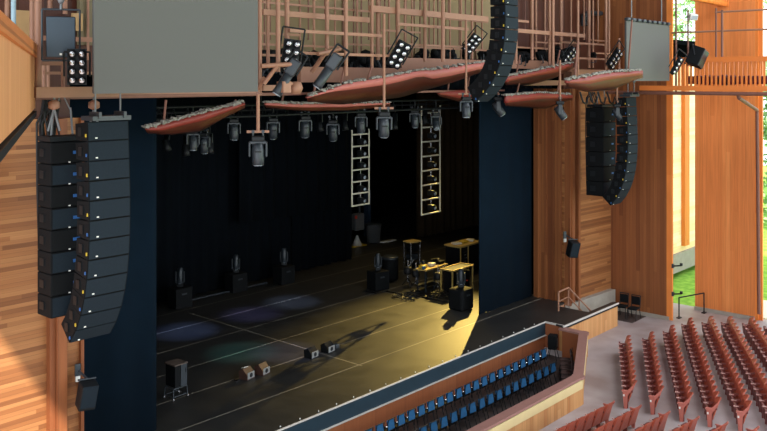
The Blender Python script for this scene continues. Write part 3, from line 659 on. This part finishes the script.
# speaker at the right gallery
t = thing('hanging_loudspeaker', 'black tilted loudspeaker clamped to the pole beside the gallery balustrade', 'loudspeaker', px(697, 57, Y=10.6), rot=(.35, .25, .1))
MB().bbox((0, 0, 0), (.52, .42, .6), .02).build('cabinet', BLKM, t); MB().bbox((0, -.215, 0), (.48, .03, .56), .012).build('grille', GREY, t)
MB().path([(-.28, 0, 0), (-.28, .2, .3), (.28, .2, .3), (.28, 0, 0)], .02).build('bracket', BLK, t)
par_bank('dark narrow lamp bank slanting beneath the gallery loudspeaker', 677, 66, 10.7, .8, .2, -.3, 1, 4, ry=.5)
t = thing('floodlight', 'small white floodlight on a thin pole at the top right', 'lamp', px(693, 17, Y=10.8), rot=(.3, 0, -.6))
MB().bbox((0, 0, 0), (.28, .16, .2), .03).build('housing', WHT, t); MB().box((0, -.085, -.0), (.22, .01, .14)).build('lens', LENS, t); MB().tube((-.2, 0, 0), (-.05, 0, 0), .02).build('arm', GREY, t)
# wall speakers
def wall_speaker(label, x, y, Y, sc=1, rz=0):
    t = thing('wall_loudspeaker', label, 'loudspeaker', px(x, y, Y=Y), rot=(0, 0, rz)); t.scale = (sc,)*3
    MB().bbox((0, 0, 0), (.3, .26, .48), .02, rx=.25, ry=.08).build('cabinet', BLK, t)
    MB().box((0, -.14, .0), (.26, .01, .42), rx=.25, ry=.08).build('grille', GRIL, t)
    MB().tube((-.05, .3, .36), (0, 0, .3), .02).tube((-.16, 0, .3), (.16, 0, .28), .018).box((-.05, .38, .36), (.1, .03, .22)).build('bracket', GREY, t)
    MB().box((-.05, .37, .2), (.08, .04, .1)).build('junction_box', WHT, t)
wall_speaker('small black loudspeaker bracketed to the near left pilaster', 87, 395, 14.2, 1.0, -.2)
wall_speaker('small black loudspeaker bracketed to the far right pilaster', 573, 249, 14.1, 1.1, -.5)
# hoist hooks under the left beam
for (x, lb) in ((54, 'left'), (94, 'right')):
    t = thing('rigging_hook', 'pinkish rigging hook under the left steel beam, %s one of two' % lb, 'hook', px(x, 106, Y=13.0))
    MB().lathe((0, 0, -.06), [(.03, 0), (.09, .03), (.09, .12), (.03, .16)], n=10).build('body', PINK, t); MB().path([(0, 0, .05), (0, 0, .18)], .02).path([(0, 0, -.05), (-.1, 0, -.4)], .02).path([(0, 0, -.05), (.1, 0, -.4)], .02).build('chain', CHN, t)
cb = MB()
for k in range(6):
    x = 44+k*3; cb.path([px(x, 100, Y=13.6), px(x-4-2*k % 5, 125, Y=13.7), px(42+k*2, 150, Y=13.9), px(42+k*2, 200, Y=13.95)], .03)
tag(cb.build('cable_bundle', RUBBER), 'loose black cable bundle above the near left subwoofer stack', 'cable', kind='stuff')
cb = MB()
for k in range(5):
    x = 580+k*9; cb.path([px(x, 92, Y=13.1), px(x+3, 102, Y=13.0), px(x+6, 104, Y=13.0), px(x+8, 97, Y=13.1)], .03)
tag(cb.build('cable_bundle', RUBBER), 'looping black cables above the far subwoofer stack', 'cable', kind='stuff')

# ---------------------------------------------------------------- hanging ladders
def ladder(label, x0, x1, yt, yb, Y, n):
    a, b = px(x0, yt, Y=Y), px(x1, yb, Y=Y); t = thing('lighting_ladder', label, 'ladder', ((a.x+b.x)/2, Y, b.z)); w_ = abs(b.x-a.x); h = a.z-b.z
    AL = LAD
    for s in (-1, 1): MB().tube((s*w_/2, 0, 0), (s*w_/2, 0, h), .028).build('side_rail', AL, t)
    for k in range(n+1): MB().tube((-w_/2, 0, k*h/n*.93+.02), (w_/2, 0, k*h/n*.93+.02), .03).build('rung', AL, t)
    for k in range(n):
        z = (k+.45)*h/n*.93
        l = MB().bbox((0, 0, z), (.2, .22, .2), .04).lathe((0, -.1, z), [(.09, 0), (.1, .1)], axis=(0, -1, -.2), n=10).build('lamp', BLK, t)
        MB().lathe((0, -.21, z-.02), [(.07, 0), (.04, .01)], axis=(0, -1, -.2), n=8).build('lens', LENS, l)
        MB().tube((0, 0, z+.1), (0, 0, z+h/n*.48), .015).build('clamp', SILV, l)
LAD = mat('ladder_aluminium', (214, 208, 186), .6, var=.05)
ladder('pale metal hanging ladder with lamps, left and shorter of the two', 352, 369, 130, 204, 20.5, 6)
ladder('pale metal hanging ladder with lamps, right and taller of the two', 421.5, 440, 106, 212, 19.2, 7)

# ---------------------------------------------------------------- things on the stage
def floor_light(label, x, yfoot, w_, d_, h, boxlabel, hs=.8, rz=0, rnd=False):
    f = px(x, yfoot, z=0)
    t = thing('plinth_case', boxlabel, 'case', (f.x, f.y, 0), rz)
    MB().bbox((0, 0, h/2), (w_, d_, h-.01), .02 if not rnd else .08).build('box', BLKM, t)
    MB().box((0, -d_/2-.005, h*.7), (w_*.3, .01, .05)).build('latch', GREY, t)
    m = moving_head('moving_head_light', label, PI+.12); m.location = (f.x, f.y, h+.005); m.rotation_euler = (0, 0, -.75)
    # standing on its base: turn the fixture upside down
    m.rotation_euler = (PI, 0, -.75+PI); m.scale = (hs*.62, hs*.62, hs*.95)
    for c in list(m.children):
        if c.name.startswith('clamp'): bpy.data.objects.remove(c)
        elif c.name.startswith('head'):
            pass
    return t
floor_light('upright grey moving light on the leftmost black plinth', 180, 307, .66, .5, .68, 'black plinth case on stage, leftmost of the three by the backdrop', 1.25)
floor_light('upright grey moving light on the middle black plinth', 236, 291, .66, .5, .66, 'black plinth case on stage, middle of the three by the backdrop', 1.25)
floor_light('upright grey moving light on the right black plinth', 284, 283, .66, .5, .66, 'black plinth case on stage, rightmost of the three by the backdrop', 1.25)
floor_light('upright moving light on the black box left of the workbench', 378, 289, .62, .55, .68, 'square black box beside the round-topped black drum case', 1.2, -.2)
floor_light('upright moving light on the black tub right of the workbench', 461, 309, .66, .6, .72, 'black rounded tub at the foot of the right curtain leg', 1.2, 0, True)
tubes = MB()
a, b = px(190, 303, z=.06), px(272, 284, z=.06)
tag(MB().tube(a+Vector((0, .3, 0)), b+Vector((0, .3, 0)), .03).build('curtain_weight_pipe', GREY), 'thin pipe lying along the foot of the backdrop', 'pipe')
p = px(390, 279, z=0)
t = thing('drum_case', 'black cylindrical drum case with grey lid left of the workbench', 'case', p)
MB().lathe((0, 0, 0), [(.3, 0), (.32, .03), (.32, .78), (.3, .8)], n=24).build('body', BLKM, t); MB().lathe((0, 0, .78), [(.34, 0), (.34, .06), (.28, .1), (.1, .11)], n=24).build('lid', GREY, t)
p = px(373.5, 243, z=0)
t = thing('trash_can', 'grey round trash can at the back of the stage', 'bin', p)
MB().lathe((0, 0, 0), [(.3, .05), (.36, .8), (.38, .82), (.38, .88), (.33, .88), (.3, .5)], n=20).build('body', BIN, t); MB().lathe((0, 0, .84), [(.39, 0), (.4, .05), (.3, .09)], n=20).build('rim', GREY, t); MB().lathe((0, 0, 0), [(.22, 0), (.24, .05)], n=16).build('dolly', BLK, t)
p = px(357, 246, z=0)
t = thing('ghost_light_base', 'pale cone-shaped object on a yellow base left of the trash can', 'stand', p)
MB().lathe((0, 0, .04), [(.24, 0), (.1, .3), (.05, .45)], n=12).build('cone', WHT, t); MB().box((0, 0, .02), (.9, .4, .04)).build('base', YELP, t)
p = px(358, 226, Y=26.5)
t = thing('wall_box', 'grey electrical box with red light on the back column', 'box', p)
MB().bbox((0, 0, .2), (.55, .3, .75), .04).build('body', BIN, t); MB().box((-.3, -.16, .45), (.12, .04, .14)).build('red_lamp', REDP, t); MB().tube((.1, 0, .5), (.1, 0, 1.8), .04).build('conduit', GREY, t)
tag(MB().box(px(388, 241, z=.03), (.9, .25, .05)).build('paper_sheet', WHT), 'flat pale sheet on the stage floor right of the trash can', 'sheet')
# metal frame rack
p = px(412, 268, z=0)
t = thing('frame_rack', 'tall open metal rack with plywood top at the back of the workbench', 'rack', p, -.1)
for sx in (-1, 1):
    for sy in (-1, 1): MB().tube((sx*.25, sy*.2, 0), (sx*.25, sy*.2, 1.05), .03, n=4).build('post', SILV, t)
MB().box((0, 0, 1.08), (.56, .46, .05)).build('top', YWOOD, t)
for z in (.35, .7): MB().box((0, 0, z), (.5, .4, .03)).build('shelf', BLK, t)
for k, z in enumerate((.12, .47, .82)): MB().bbox((0, 0, z+.02), (.4, .36, .2), .02).build('equipment_unit', BLKM if k != 1 else GREY, t)
# workbench
p = px(424, 292, z=0)
t = thing('workbench', 'cluttered workbench with plywood top and pale metal legs', 'table', px(432, 288, z=0), .05)
MB().box((0, 0, .78), (1.4, .45, .05)).build('tabletop', YWOOD, t)
for sx in (-.64, -.1, .64):
    for sy in (-.18, .18): MB().box((sx, sy, .38), (.05, .05, .76)).build('leg', GREY, t)
MB().box((0, 0, .2), (1.4, .45, .03)).build('shelf', BLK, t)
random.seed(11)
wb = px(432, 288, z=0)
for k, (nm, m_, lb) in enumerate((('yellow_tray', YELP, 'small yellow tray on the workbench left end'), ('white_box', WHT, 'small white box in the middle of the workbench top'), ('tool_bag', BLKM, 'black tool bag on the workbench right end'))):
    tag(MB().bbox((wb.x-.5+k*.5, wb.y+.02, .805+.06), (.26, .22, .12), .03).build(nm, m_), lb, 'box')
for k, (dx, dy, e, m_, lb) in enumerate(((-.38, .1, (.1, .1, .26), GREY, 'upright grey flask-like case at the back of the workbench'), (.22, .1, (.3, .06, .22), BLKM, 'thin black upright panel at the back of the workbench'), (.5, .12, (.1, .1, .18), SILV, 'small silver canister near the workbench right end'), (-.6, -.1, (.12, .1, .1), BLUP, 'small blue box at the workbench left corner'))):
    tag(MB().bbox((wb.x+dx, wb.y+dy, .806+e[2]/2), e, .015).build('small_case', m_), lb, 'case')
# open flight case frame
p = px(457, 291, z=0)
t = thing('open_frame_case', 'open black equipment case with tan frame edges in front of the workbench', 'case', (p.x, p.y, 0), .02)
for sx in (-.62, 0, .62):
    for sy in (-.25, .25): MB().box((sx, sy, .42), (.045, .045, .84)).build('post', YWOOD, t)
MB().box((0, -.27, .86), (1.3, .05, .05)).box((0, .27, .86), (1.3, .05, .05)).box((-.63, 0, .86), (.05, .56, .05)).box((.63, 0, .86), (.05, .56, .05)).box((0, -.26, .1), (1.3, .04, .04)).build('frame_rail', YWOOD, t); MB().box((0, 0, .85), (1.24, .5, .02)).build('lid', BLK, t)
MB().bbox((-.3, .03, .42), (.5, .4, .72), .02).build('equipment_unit', BLKM, t); MB().bbox((.32, .03, .38), (.5, .4, .62), .02).build('equipment_unit', BLKM, t)
for k in range(5): MB().box((-.45+k*.2, -.2, .25+.1*(k % 3)), (.07, .02, .04)).build('panel_light', [REDP, WHT, YELP, WHT, REDP][k], t)
# big rack behind
p = px(468, 272, z=0)
t = thing('amplifier_rack', 'wide black amplifier rack with plywood lid beside the right curtain leg', 'rack', (p.x+.1, p.y+.3, 0), .05)
MB().bbox((0, 0, .55), (1.5, .7, 1.0), .02).build('cabinet', BLKM, t); MB().box((0, 0, 1.08), (1.56, .78, .06)).build('lid', YWOOD, t)
for k in range(6): MB().box((-.42, -.36, .25+k*.12), (.16, .02, .05)).build('socket', SILV, t)
for sx in (-.74, -.2, .74): MB().box((sx, -.36, .55), (.04, .03, 1.0)).build('corner_strip', YWOOD, t)
for sx in (-.6, .6): MB().tube((sx, -.3, .0), (sx, -.25, .06), .05).build('wheel', BLK, t)
for k, (dx, m_, lb) in enumerate(((-.45, WHT, 'left'), (0., YELP, 'middle'), (.45, WHT, 'right'))):
    tag(MB().bbox((p.x+.1+dx, p.y+.3, 1.11+.04), (.34, .3, .07), .015, rz=dx).build('paper_stack', m_), 'loose paper pile on the amplifier rack lid, %s of three' % lb, 'paper')
# microphone stands / drum hardware tangle
for k, (x, y, lb) in enumerate(((408, 286, 'left end of the workbench'), (416, 289, 'front left corner of the workbench'), (438, 292, 'front of the open case'))):
    q = px(x, y, z=0); t = thing('stand', 'thin grey metal stand at the %s' % lb, 'stand', q)
    MB().tube((0, 0, .12), (0, 0, .95), .02).build('pole', SILV, t); MB().tube((0, 0, .7), (.12, -.2, 1.0), .015).build('boom', SILV, t)
    for a in range(3): MB().tube((0, 0, .3), (.22*math.cos(a*2.1), .22*math.sin(a*2.1), .02), .016).build('leg', BLK, t)
    MB().lathe((0, 0, .45), [(.13, 0), (.15, .05), (.15, .2), (.12, .25)], n=12).build('coiled_cable', RUBBER, t)
cb = MB(); random.seed(5)
for k in range(16):
    c = px(random.uniform(396, 452), random.uniform(292, 299), z=.03); pts = []
    for i in range(9): pts.append(c+Vector((math.cos(i*.9)*random.uniform(.08, .3), math.sin(i*.9)*random.uniform(.08, .25), random.uniform(0, .05))))
    cb.path(pts, .018, n=5)
tag(cb.build('cable_pile', RUBBER), 'tangled black cables on the floor before the workbench', 'cable', kind='stuff')
cb = MB()
q = [px(x, y, z=.02) for x, y in ((366, 291), (376, 293), (386, 291), (396, 293), (406, 296), (418, 296), (436, 300), (452, 302))]
cb.path(q, .025); tag(cb.build('floor_cable', RUBBER), 'black cable running from the left box to the right tub', 'cable')
# wedges
def wedge(label, x, y, col, rz):
    q = px(x, y, z=0); t = thing('monitor_wedge', label, 'loudspeaker', q, rz)
    MB().prism([(-.15, -.13, .0), (-.15, .13, .0), (-.15, .15, .2), (-.15, .02, .27), (-.15, -.13, .12)], (.3, 0, 0)).build('cabinet', col, t)
    MB().box((0, -.13, .1), (.26, .012, .16)).build('front_panel', mat('pale_grey_panel', (128, 128, 126), .5), t)
    MB().lathe((0, -.14, .1), [(.06, 0), (.05, .006)], axis=(0, -1, 0), n=14).build('speaker_cone', BLK, t)
BRN = mat('brown_cabinet', (66, 42, 34), .5, var=.2)
wedge('small brown floor monitor with a white sheet on top, leftmost of four', 247, 378, BRN, .2)
wedge('small reddish-brown floor monitor, second from left of four', 262.5, 373.5, BRN, .2)
wedge('small black floor monitor, third from left of the four', 311.5, 357, BLKM, .1)
wedge('small black floor monitor, rightmost of the four on stage', 328, 351.5, BLKM, .1)
q = px(246.5, 370.5, Y=px(247, 378, z=0).y+.02)
tag(MB().box((px(247, 378, z=0).x-.02, px(247, 378, z=0).y+.07, .265), (.15, .12, .012), rx=-.35).build('paper_sheet', WHT), 'white paper lying on the leftmost brown floor monitor', 'paper')
tag(MB().bbox(px(336, 346, z=.06), (.16, .14, .12), .02).build('small_box', GREY), 'tiny grey box right of the rightmost floor monitor', 'box')
tag(MB().path([px(x, y, z=.015) for x, y in ((231, 381), (234, 379.5), (238, 381), (240, 380), (236, 382.5))], .015).build('cable_coil', RUBBER), 'short black cable coil left of the brown floor monitors', 'cable')
# speaker on a wheeled cart
q = px(176, 397, z=0)
t = thing('wheeled_cart', 'low grey wheeled frame cart at the left front of the stage', 'cart', q, .05); t.scale = (.8,)*3
for sx in (-.24, .24):
    for sy in (-.2, .2):
        l = MB().tube((sx*1.1, sy*1.1, .06), (sx, sy, .34), .018).build('leg', GREY, t); MB().lathe((sx*1.1-.015, sy*1.1, .035), [(.034, 0), (.034, .03)], axis=(1, 0, 0), n=12).build('wheel', SILV, l)
for s in (-1, 1): MB().tube((-.24, .2*s, .1), (.24, .2*s, .1), .014).tube((.25*s, -.2, .1), (.25*s, .2, .1), .014).tube((-.24, .2*s, .335), (.24, .2*s, .335), .018).tube((.24*s, -.2, .335), (.24*s, .2, .335), .018).build('frame_rail', GREY, t)
t = thing('boxed_loudspeaker', 'tall dark loudspeaker cabinet standing on the wheeled cart', 'loudspeaker', (q.x, q.y, .285), .05); t.scale = (.8, .8, .9)
MB().bbox((0, 0, .3), (.42, .46, .58), .015).build('cabinet', BLKM, t); MB().box((0, 0, .6), (.48, .5, .03)).build('lid', mat('brown_lid', (86, 74, 66), .5), t); MB().box((.1, -.24, .3), (.22, .02, .56)).build('front_panel', GREY, t); MB().tube((.16, -.26, .48), (.16, -.26, .36), .012).build('handle', BLK, t)
# studs along the stage edge
pst = None
for k in range(19):
    X = 12.4+k*.58; p = (X, 14.06, .0)
    lb = 'tiny pale stud along the stage front edge'
    if pst is None: pst = tag(MB().lathe((0, 0, 0), [(.014, 0), (.014, .02), (.008, .03)], n=8).build('edge_stud', WHT, loc=p), lb, 'stud', 'studs along the stage edge')
    else: dup(pst, lb, p, group='studs along the stage edge')
# handrail
t = thing('handrail', 'pink metal handrail at the steps beside the right end of stage', 'handrail')
hp = [px(558.5, 311, z=0), px(558.5, 293.5, Y=px(558.5, 311, z=0).y), ]
A = px(558.5, 311, z=0); Bq = Vector((A.x+.25, A.y+.45, 0))
Bq = px(568.5, 306, z=0)
up = Vector((0, 0, .62))
E1 = px(590, 310, Y=13.62); 
MB().path([A, A+up, Bq+up, E1, E1+Vector((.05, -.02, -.12)), E1+Vector((-.25, 0, -.15))], .028, n=8).build('top_rail', PINK, t)
MB().path([A+up*.5, Bq+up*.5, E1+Vector((-.25, 0, -.15))], .022, n=8).build('mid_rail', PINK, t)
MB().tube(Bq, Bq+up, .028).build('post', PINK, t); M_ = (Bq+up).lerp(E1, .5); MB().tube(M_, Vector((M_.x, M_.y, ZF+.4)), .028).build('post', PINK, t)

# ---------------------------------------------------------------- chairs
def pit_chair(label, seatm, name='orchestra_chair'):
    t = thing(name, label, 'chair'); w_ = .25
    MB().bbox((0, .0, .31), (w_, .3, .045), .015).build('seat', seatm if seatm != BLUE else BLKM, t)
    MB().bbox((0, -.17, .49), (w_*.96, .04, .24), .015, rx=-.18).build('backrest', seatm, t)
    for s in (-1, 1): MB().tube((s*w_*.48, -.16, .3), (s*w_*.5, -.2, .63), .012, n=6).build('back_frame', BLK, t)
    MB().tube((-w_*.5, -.2, .63), (w_*.5, -.2, .63), .012, n=6).build('back_frame', BLK, t)
    for sx in (-1, 1):
        for sy, yy in ((-1, -.22), (1, .16)): MB().tube((sx*w_*.48, sy*.12, .3), (sx*w_*.5, yy, .0), .012, n=6).build('leg', BLK, t)
    return t
pc = pit_chair('x', BLUE); used = False
def row_pts(p0, p1, n): return [p0.lerp(p1, i/(n-1)) for i in range(n)]
r1 = (px(543.5, 352, z=-.45), px(431, 404, z=-.45)); r2 = (px(553, 366, z=-.45), px(433.7, 425, z=-.45))
for ri, ((a, b), n) in enumerate(((r1, 22), (r2, 17))):
    step = (b-a)/14
    for i in range(n):
        q = a+step*i
        lab = 'blue-backed chair in the %s pit row, %s from its right end' % ('row nearest the stage as' if 0 else ('front', 'rear')[ri], ORD[i])
        loc = (q.x, q.y+.17, ZP)
        if not used: pc.location = loc; pc['label'] = lab; pc['group'] = 'blue chairs in the pit'; used = True
        else:
            dup(pc, lab, loc, (0, 0, random.uniform(-.04, .04)), 'blue chairs in the pit')
bc = pit_chair('x', BRSEAT)
an = math.atan2(12.62-10.87, 3.5)
for i in range(7):
    c = px(567.5, 352.5, z=-.5).lerp(px(570, 379, z=-.5), i/6); c.z = ZP; c.x -= .14
    lab = 'dark brown chair lined along the slanted pit parapet, %s from the stage' % ORD[i]
    if i == 0: bc.location = c; bc.rotation_euler = (0, 0, an); bc['label'] = lab; bc['group'] = 'brown chairs along the parapet'
    else: dup(bc, lab, c, (0, 0, an), 'brown chairs along the parapet')
blc = pit_chair('black stacking chair against the vertical boards, left of the pair', BLKM, 'stacking_chair')
blc.location = px(622.5, 317.5, z=ZF); blc.rotation_euler = (0, 0, 1.75); blc.scale = (1.2, 1.2, 1.3)
dup(blc, 'black stacking chair against the vertical boards, right of the pair', px(633.5, 319.5, z=ZF), (0, 0, 1.65), scale=1.27)
q = px(551, 354, z=ZP)
t = thing('stand_loudspeaker', 'black boxy loudspeaker on thin legs in the pit corner', 'loudspeaker', (23.0, 13.5, ZP), .3); t.scale = (.85,)*3
MB().bbox((0, 0, .62), (.34, .3, .5), .02).build('cabinet', BLKM, t); MB().box((.05, -.155, .6), (.1, .01, .3)).build('panel', GREY, t)
for sx in (-1, 1):
    for sy in (-1, 1): MB().tube((sx*.12, sy*.1, .38), (sx*.2, sy*.18, 0), .013).build('leg', BLK, t)

# auditorium seats
def plate(w_, z0, z1, y0, y1, th, rad, bow=.03, n=8):
    """upright plate with rounded top, tilted from y0 (bottom) to y1 (top)"""
    out = [(-w_/2*.9, z0), (w_/2*.9, z0)]
    for i in range(n+1):
        a = i/n*PI; out.append((w_/2*math.cos(a), z1-rad+rad*math.sin(a)))
    m = MB(); P = []
    for k in (0, 1):
        for (x, z) in out:
            t = (z-z0)/(z1-z0); y = y0+(y1-y0)*t - bow*math.cos(x/w_*PI) - k*th; P.append((x, y, z))
    nn = len(out); m.poly(P, [tuple(range(nn)), tuple(range(nn, 2*nn))[::-1]]+[(i, (i+1) % nn, nn+(i+1) % nn, nn+i) for i in range(nn)])
    return m
PITCH = .40
def theatre_seat():
    t = thing('theatre_seat', 'x', 'theatre seat')
    plate(.375, .16, .66, -.05, -.2, .025, .11, .08).build('backrest', SEAT, t)
    plate(.35, .1, .43, .03, .06, .045, .05, .0).build('seat', SEATD, t)
    a = MB().bbox((-PITCH/2, .03, .43), (.03, .13, .03), .01).build('armrest', SARM, t)
    MB().box((-PITCH/2, -.02, .21), (.025, .1, .42)).box((-PITCH/2, -.08, .44), (.02, .2, .05)).build('leg', SEATD, t)
    return t
ts = theatre_seat(); us = False
def end_panel(o, side):
    sx = side*(PITCH/2+.02)
    MB().prism([(sx-.015, -.04, 0), (sx-.015, .04, 0), (sx-.015, .07, .4), (sx-.015, .07, .45), (sx-.015, -.02, .44), (sx-.015, -.06, .36)], (.03, 0, 0)).prism([(sx-.015, -.02, .44), (sx-.015, -.06, .34), (sx-.015, -.22, .58), (sx-.015, -.2, .62)], (.03, 0, 0)).bbox((sx, .02, .46), (.05, .15, .03), .01).build('end_panel', mat_end, o)
    MB().box((sx*1.0+side*.02, .04, .34), (.01, .04, .05)).build('row_plate', WHT, o)
mat_end = mat('seat_end_panel', (178, 98, 84), .5, var=.1)
def seat_row(a, b, rowname, endname, n=None, side=-1, endp=True, grp='x'):
    """a: end where counting begins"""
    global us
    d = b-a; n = n or int(d.length/PITCH)+1; u = d.normalized()
    ang = math.atan2(u.y, u.x)
    if math.cos(ang) < 0: ang += PI
    for i in range(n):
        q = a+u*PITCH*i
        lab = 'red folding seat in %s, %s from %s' % (rowname, ORD[i], endname)
        loc = (q.x, q.y, ZF)
        if not us: o = ts; o.location = loc; o.rotation_euler = (0, 0, ang); o['label'] = lab; o['group'] = grp; us = True; copy_list = KIDS.setdefault(ts.name, list(ts.children))
        else: o = dup(ts, lab, loc, (0, 0, ang), grp)
        if i == 0 and endp: end_panel(o, side)
ZT = ZF+.62
rows = [((634, 382), (628, 334)), ((661, 387.5), (651.5, 332.5)), ((690, 394), (672, 325.5)), ((718, 399), (690, 317.5)), ((748.5, 402.5), (710, 315.5)), ((781, 409), (729.5, 316)), ((822, 418), (751, 317)), ((800, 352), (771, 318))]
for k, (nr, fr_) in enumerate(rows):
    a, b = px(*nr, z=ZT), px(*fr_, z=ZT)
    if k == 5:   # only the part in view
        pass
    # move from back-top to seat origin
    u = (b-a).normalized(); nn = Vector((-u.y, u.x, 0))
    if nn.y < 0: nn = -nn
    seat_row(a+nn*.22, b+nn*.22, 'row %s of the far block' % ['one', 'two', 'three', 'four', 'five', 'six', 'seven', 'eight'][k], 'its near end' if k < 5 else 'where it enters view', endp=(k < 5), side=-1, grp='seats of the far block')
rb_ = [((612, 401), 5), ((639, 404.5), 4), ((668, 411), 4), ((697.5, 416), 3), ((727, 421), 2), ((758, 426), 1)]
rb_ = [((610, 403), (552, 432)), ((637, 407), (594, 430)), ((666, 413), (634, 431)), ((695, 418.5), (672, 431)), ((724, 424), (708, 433)), ((755, 428.5), (742, 436))]
for k, (nr, fr_) in enumerate(rb_):
    a, b = px(*nr, z=ZT), px(*fr_, z=ZT); u = (b-a).normalized(); nn = Vector((-u.y, u.x, 0))
    if nn.y < 0: nn = -nn
    seat_row(a+nn*.22, b+nn*.22, 'row %s of the near block' % ['one', 'two', 'three', 'four', 'five', 'six'][k], 'its right aisle end', n=int((b-a).length/PITCH)+3, endp=True, side=1, grp='seats of the near block')
# aisle barrier in the opening
t = thing('barrier_rail', 'thin black barrier rail in the bright opening by the lawn', 'barrier')
p0, p1 = px(679, 318, z=ZF), px(704, 313, z=ZF); u_ = Vector((0, 0, .9*24/30))
for p in (p0, p1): MB().tube(p, p+u_, .025).build('post', BLK, t); MB().box(p+Vector((0, 0, .015)), (.2, .12, .03)).build('foot', BLK, t)
MB().tube(p0+u_, p1+u_, .025).build('top_rail', BLK, t)
for (y, lb) in ((266, 'upper'), (294, 'lower')):
    t = thing('wall_hook', 'black bracket on the edge of the boarded wall, %s of two' % lb, 'bracket', px(671.5, y, Y=12.0))
    MB().box((0.05, -.03, 0), (.1, .06, .14)).build('plate', GREY, t); MB().tube((.05, -.05, 0), (.1, -.3, .04), .025).build('arm', BLK, t); MB().lathe((.1, -.3, .04), [(.05, 0), (.05, .08)], n=10).build('knob', BLK, t)

# ---------------------------------------------------------------- trees outside
def tree(label, c, r, hgt, n, seed):
    random.seed(seed); t = thing('tree', label, 'tree', (c[0], c[1], ZF-.2))
    tk = MB().tube((0, 0, 0), (0, 0, hgt*.7), .3, .12, n=8)
    for k in range(7):
        a = random.uniform(0, 6.28); tk.tube((0, 0, hgt*random.uniform(.2, .6)), (math.cos(a)*r*.7, math.sin(a)*r*.7, hgt*random.uniform(.5, .95)), .1, .03, n=6)
    tk.build('trunk', BARK, t)
    f = MB(); blobs = [(Vector((random.uniform(-1, 1)*r*.65, random.uniform(-1, 1)*r*.65, hgt*random.uniform(.12, .95))), r*random.uniform(.3, .5)) for k in range(26)]
    for k in range(n):
        c0, rr = random.choice(blobs); dv = Vector((random.gauss(0, 1), random.gauss(0, 1), random.gauss(0, 1))).normalized()*rr*random.uniform(.75, 1)
        p = c0+dv; a = Vector((random.gauss(0, 1), random.gauss(0, 1), random.gauss(0, 1))).normalized(); b = a.orthogonal().normalized(); s_ = random.uniform(.12, .26)
        f.v += [tuple(p+a*s_), tuple(p+b*s_*.6), tuple(p-a*s_), tuple(p-b*s_*.6)]; i = len(f.v)-4; f.f.append([i, i+1, i+2, i+3]); f.sm.append(False)
    o = f.build('foliage', LEAF, t)
    return t
tree('green leafy tree seen past the right edge of orange pier', (52, 13), 4, 13, 9000, 1)
tree('green leafy tree rising over the outbuilding in the narrow gap', (50, 24), 5, 17, 9000, 2)
tree('tall distant tree at the top right corner beyond the pier', (64, 14), 6, 19, 9000, 4)
tree('distant leafy tree filling the gap behind the gallery loudspeaker', (64, 36), 7, 20, 8000, 5)
tree('leafy tree beyond the lawn at the far right edge', (46, 7), 3, 6, 3000, 6)

# ---------------------------------------------------------------- to metres
for o in list(scn.objects):
    if o.parent is None and o.type in {'MESH', 'EMPTY'}:
        o.location = Vector(o.location)*S; o.scale = Vector(o.scale)*S
